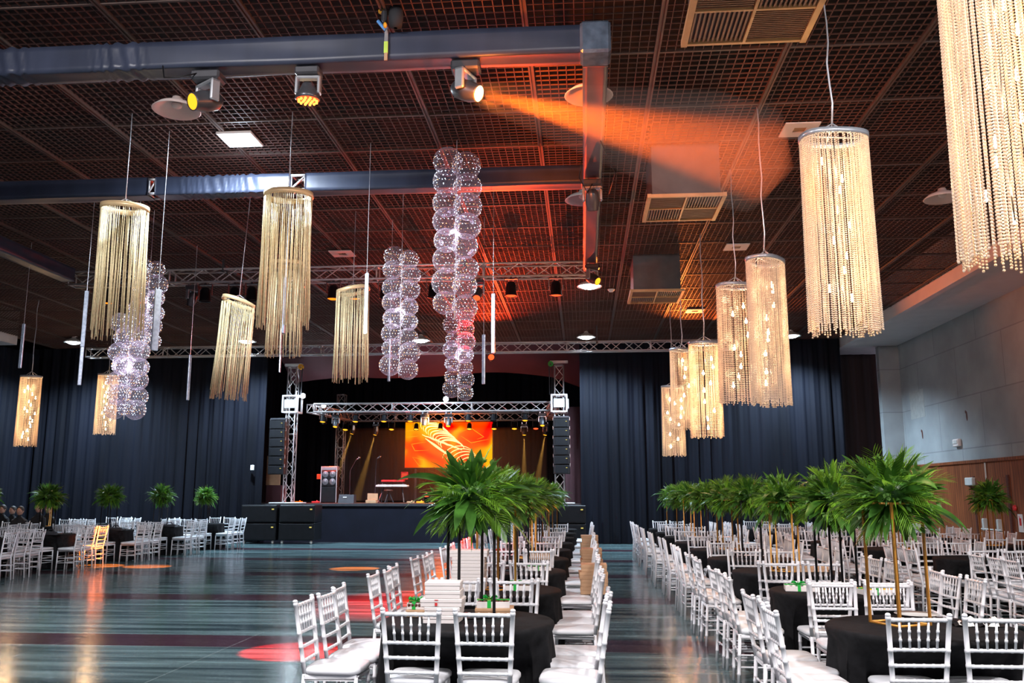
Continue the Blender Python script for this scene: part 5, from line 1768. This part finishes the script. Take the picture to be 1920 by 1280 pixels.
bubbles('tall column of clear bubbles hanging in the centre', -1.86, 12.7, 4.2, 6.75, 0.20, 0.155, 2, 1)
bubbles('lower bubble column hanging behind and below the tall one', -2.62, 18.5, 3.6, 5.6, 0.19, 0.14, 2, 2)
bubbles('short bubble cluster left of the tall column', -3.16, 15.0, 3.65, 5.9, 0.172, 0.155, 2, 3)
bubbles('bubble cluster behind the leftmost fringe pendant, upper one', -8.1, 15.6, 4.3, 6.0, 0.175, 0.15, 2, 4)
bubbles('bubble cluster at left hanging lowest, beside the pale crystal pendant', -7.85, 14.6, 2.92, 4.75, 0.17, 0.19, 3, 5)

# ------------------------------------------------------------------ a few seated guests at the far left
def guest(px, py, Y, label, shirt='suit', cap=False):
    P = at_y(px, py, Y)
    x0, z0 = P.x, P.z
    base = Vector((x0, Y, 0))
    t = thing('person', label, 'person', base, (0, 0, random.random() * 0.6 - 0.3 + pi))
    hz = z0          # head centre height
    V = [(0, 0, hz - 0.72), (0, 0.01, hz - 0.50), (0, 0.01, hz - 0.27), (0, 0.0, hz - 0.15), (0, 0, hz - 0.09), (0, 0.01, hz + 0.0), (0, 0.0, hz + 0.08),
         (0.17, 0, hz - 0.27), (0.23, 0.02, hz - 0.50), (0.18, 0.24, hz - 0.52), (0.14, 0.32, hz - 0.50), (-0.17, 0, hz - 0.27), (-0.23, 0.02, hz - 0.50), (-0.18, 0.24, hz - 0.52), (-0.14, 0.32, hz - 0.50),
         (0.10, 0.02, hz - 0.74), (0.12, 0.42, hz - 0.72), (0.12, 0.44, 0.10), (0.12, 0.54, 0.05), (-0.10, 0.02, hz - 0.74), (-0.12, 0.42, hz - 0.72), (-0.12, 0.44, 0.10), (-0.12, 0.54, 0.05)]
    E_ = [(0, 1), (1, 2), (2, 3), (3, 4), (4, 5), (5, 6), (2, 7), (7, 8), (8, 9), (9, 10), (2, 11), (11, 12), (12, 13), (13, 14), (0, 15), (15, 16), (16, 17), (17, 18), (0, 19), (19, 20), (20, 21), (21, 22)]
    Rr = [.15, .13, .15, .06, .055, .092, .075, .07, .048, .036, .03, .07, .048, .036, .03, .095, .07, .045, .04, .095, .07, .045, .04]
    me = bpy.data.meshes.new('body')
    me.from_pydata(V, E_, [])
    me.materials.append(M[shirt]); me.materials.append(M['skin'])
    b_ = ob('body', me, t)
    sk = b_.modifiers.new('skin', 'SKIN')
    for i, r_ in enumerate(Rr):
        me.skin_vertices[0].data[i].radius = (r_, r_ * (0.75 if i < 3 else 1))
    me.skin_vertices[0].data[0].use_root = True
    sb = b_.modifiers.new('subd', 'SUBSURF'); sb.levels = 1; sb.render_levels = 1
    hd = MB().ball((0, 0.012, hz + 0.0), 0.098, 16, 12, 0, (0.86, 1.0, 1.2)).ball((0, 0.115, hz - 0.01), 0.018, 8, 6, 0, (0.8, 1.1, 1.4))
    for s_ in (-1, 1):
        hd.ball((s_ * 0.086, 0.0, hz - 0.005), 0.022, 8, 6, 0, (0.4, 0.8, 1.3))
    put('face', hd, M['skin'], b_, True)
    mb = MB().ball((0, -0.012, hz + 0.028), 0.106, 16, 10, 0, (0.9, 1.0, 1.12))
    put('hair', mb, M['hair'], b_, True)
    return t


guest(5, 955, 24.9, 'dark-haired person in black seated at the left picture edge')
guest(24, 957, 25.6, 'dark-haired person in black seated second from the left edge')
guest(38, 958, 23.4, 'person in black seated rightmost of the three at the left edge')
guest(74, 953, 23.2, 'person in black seated behind the first plant, left one')
guest(91, 955, 25.5, 'person in black seated right of another, behind the first plant')
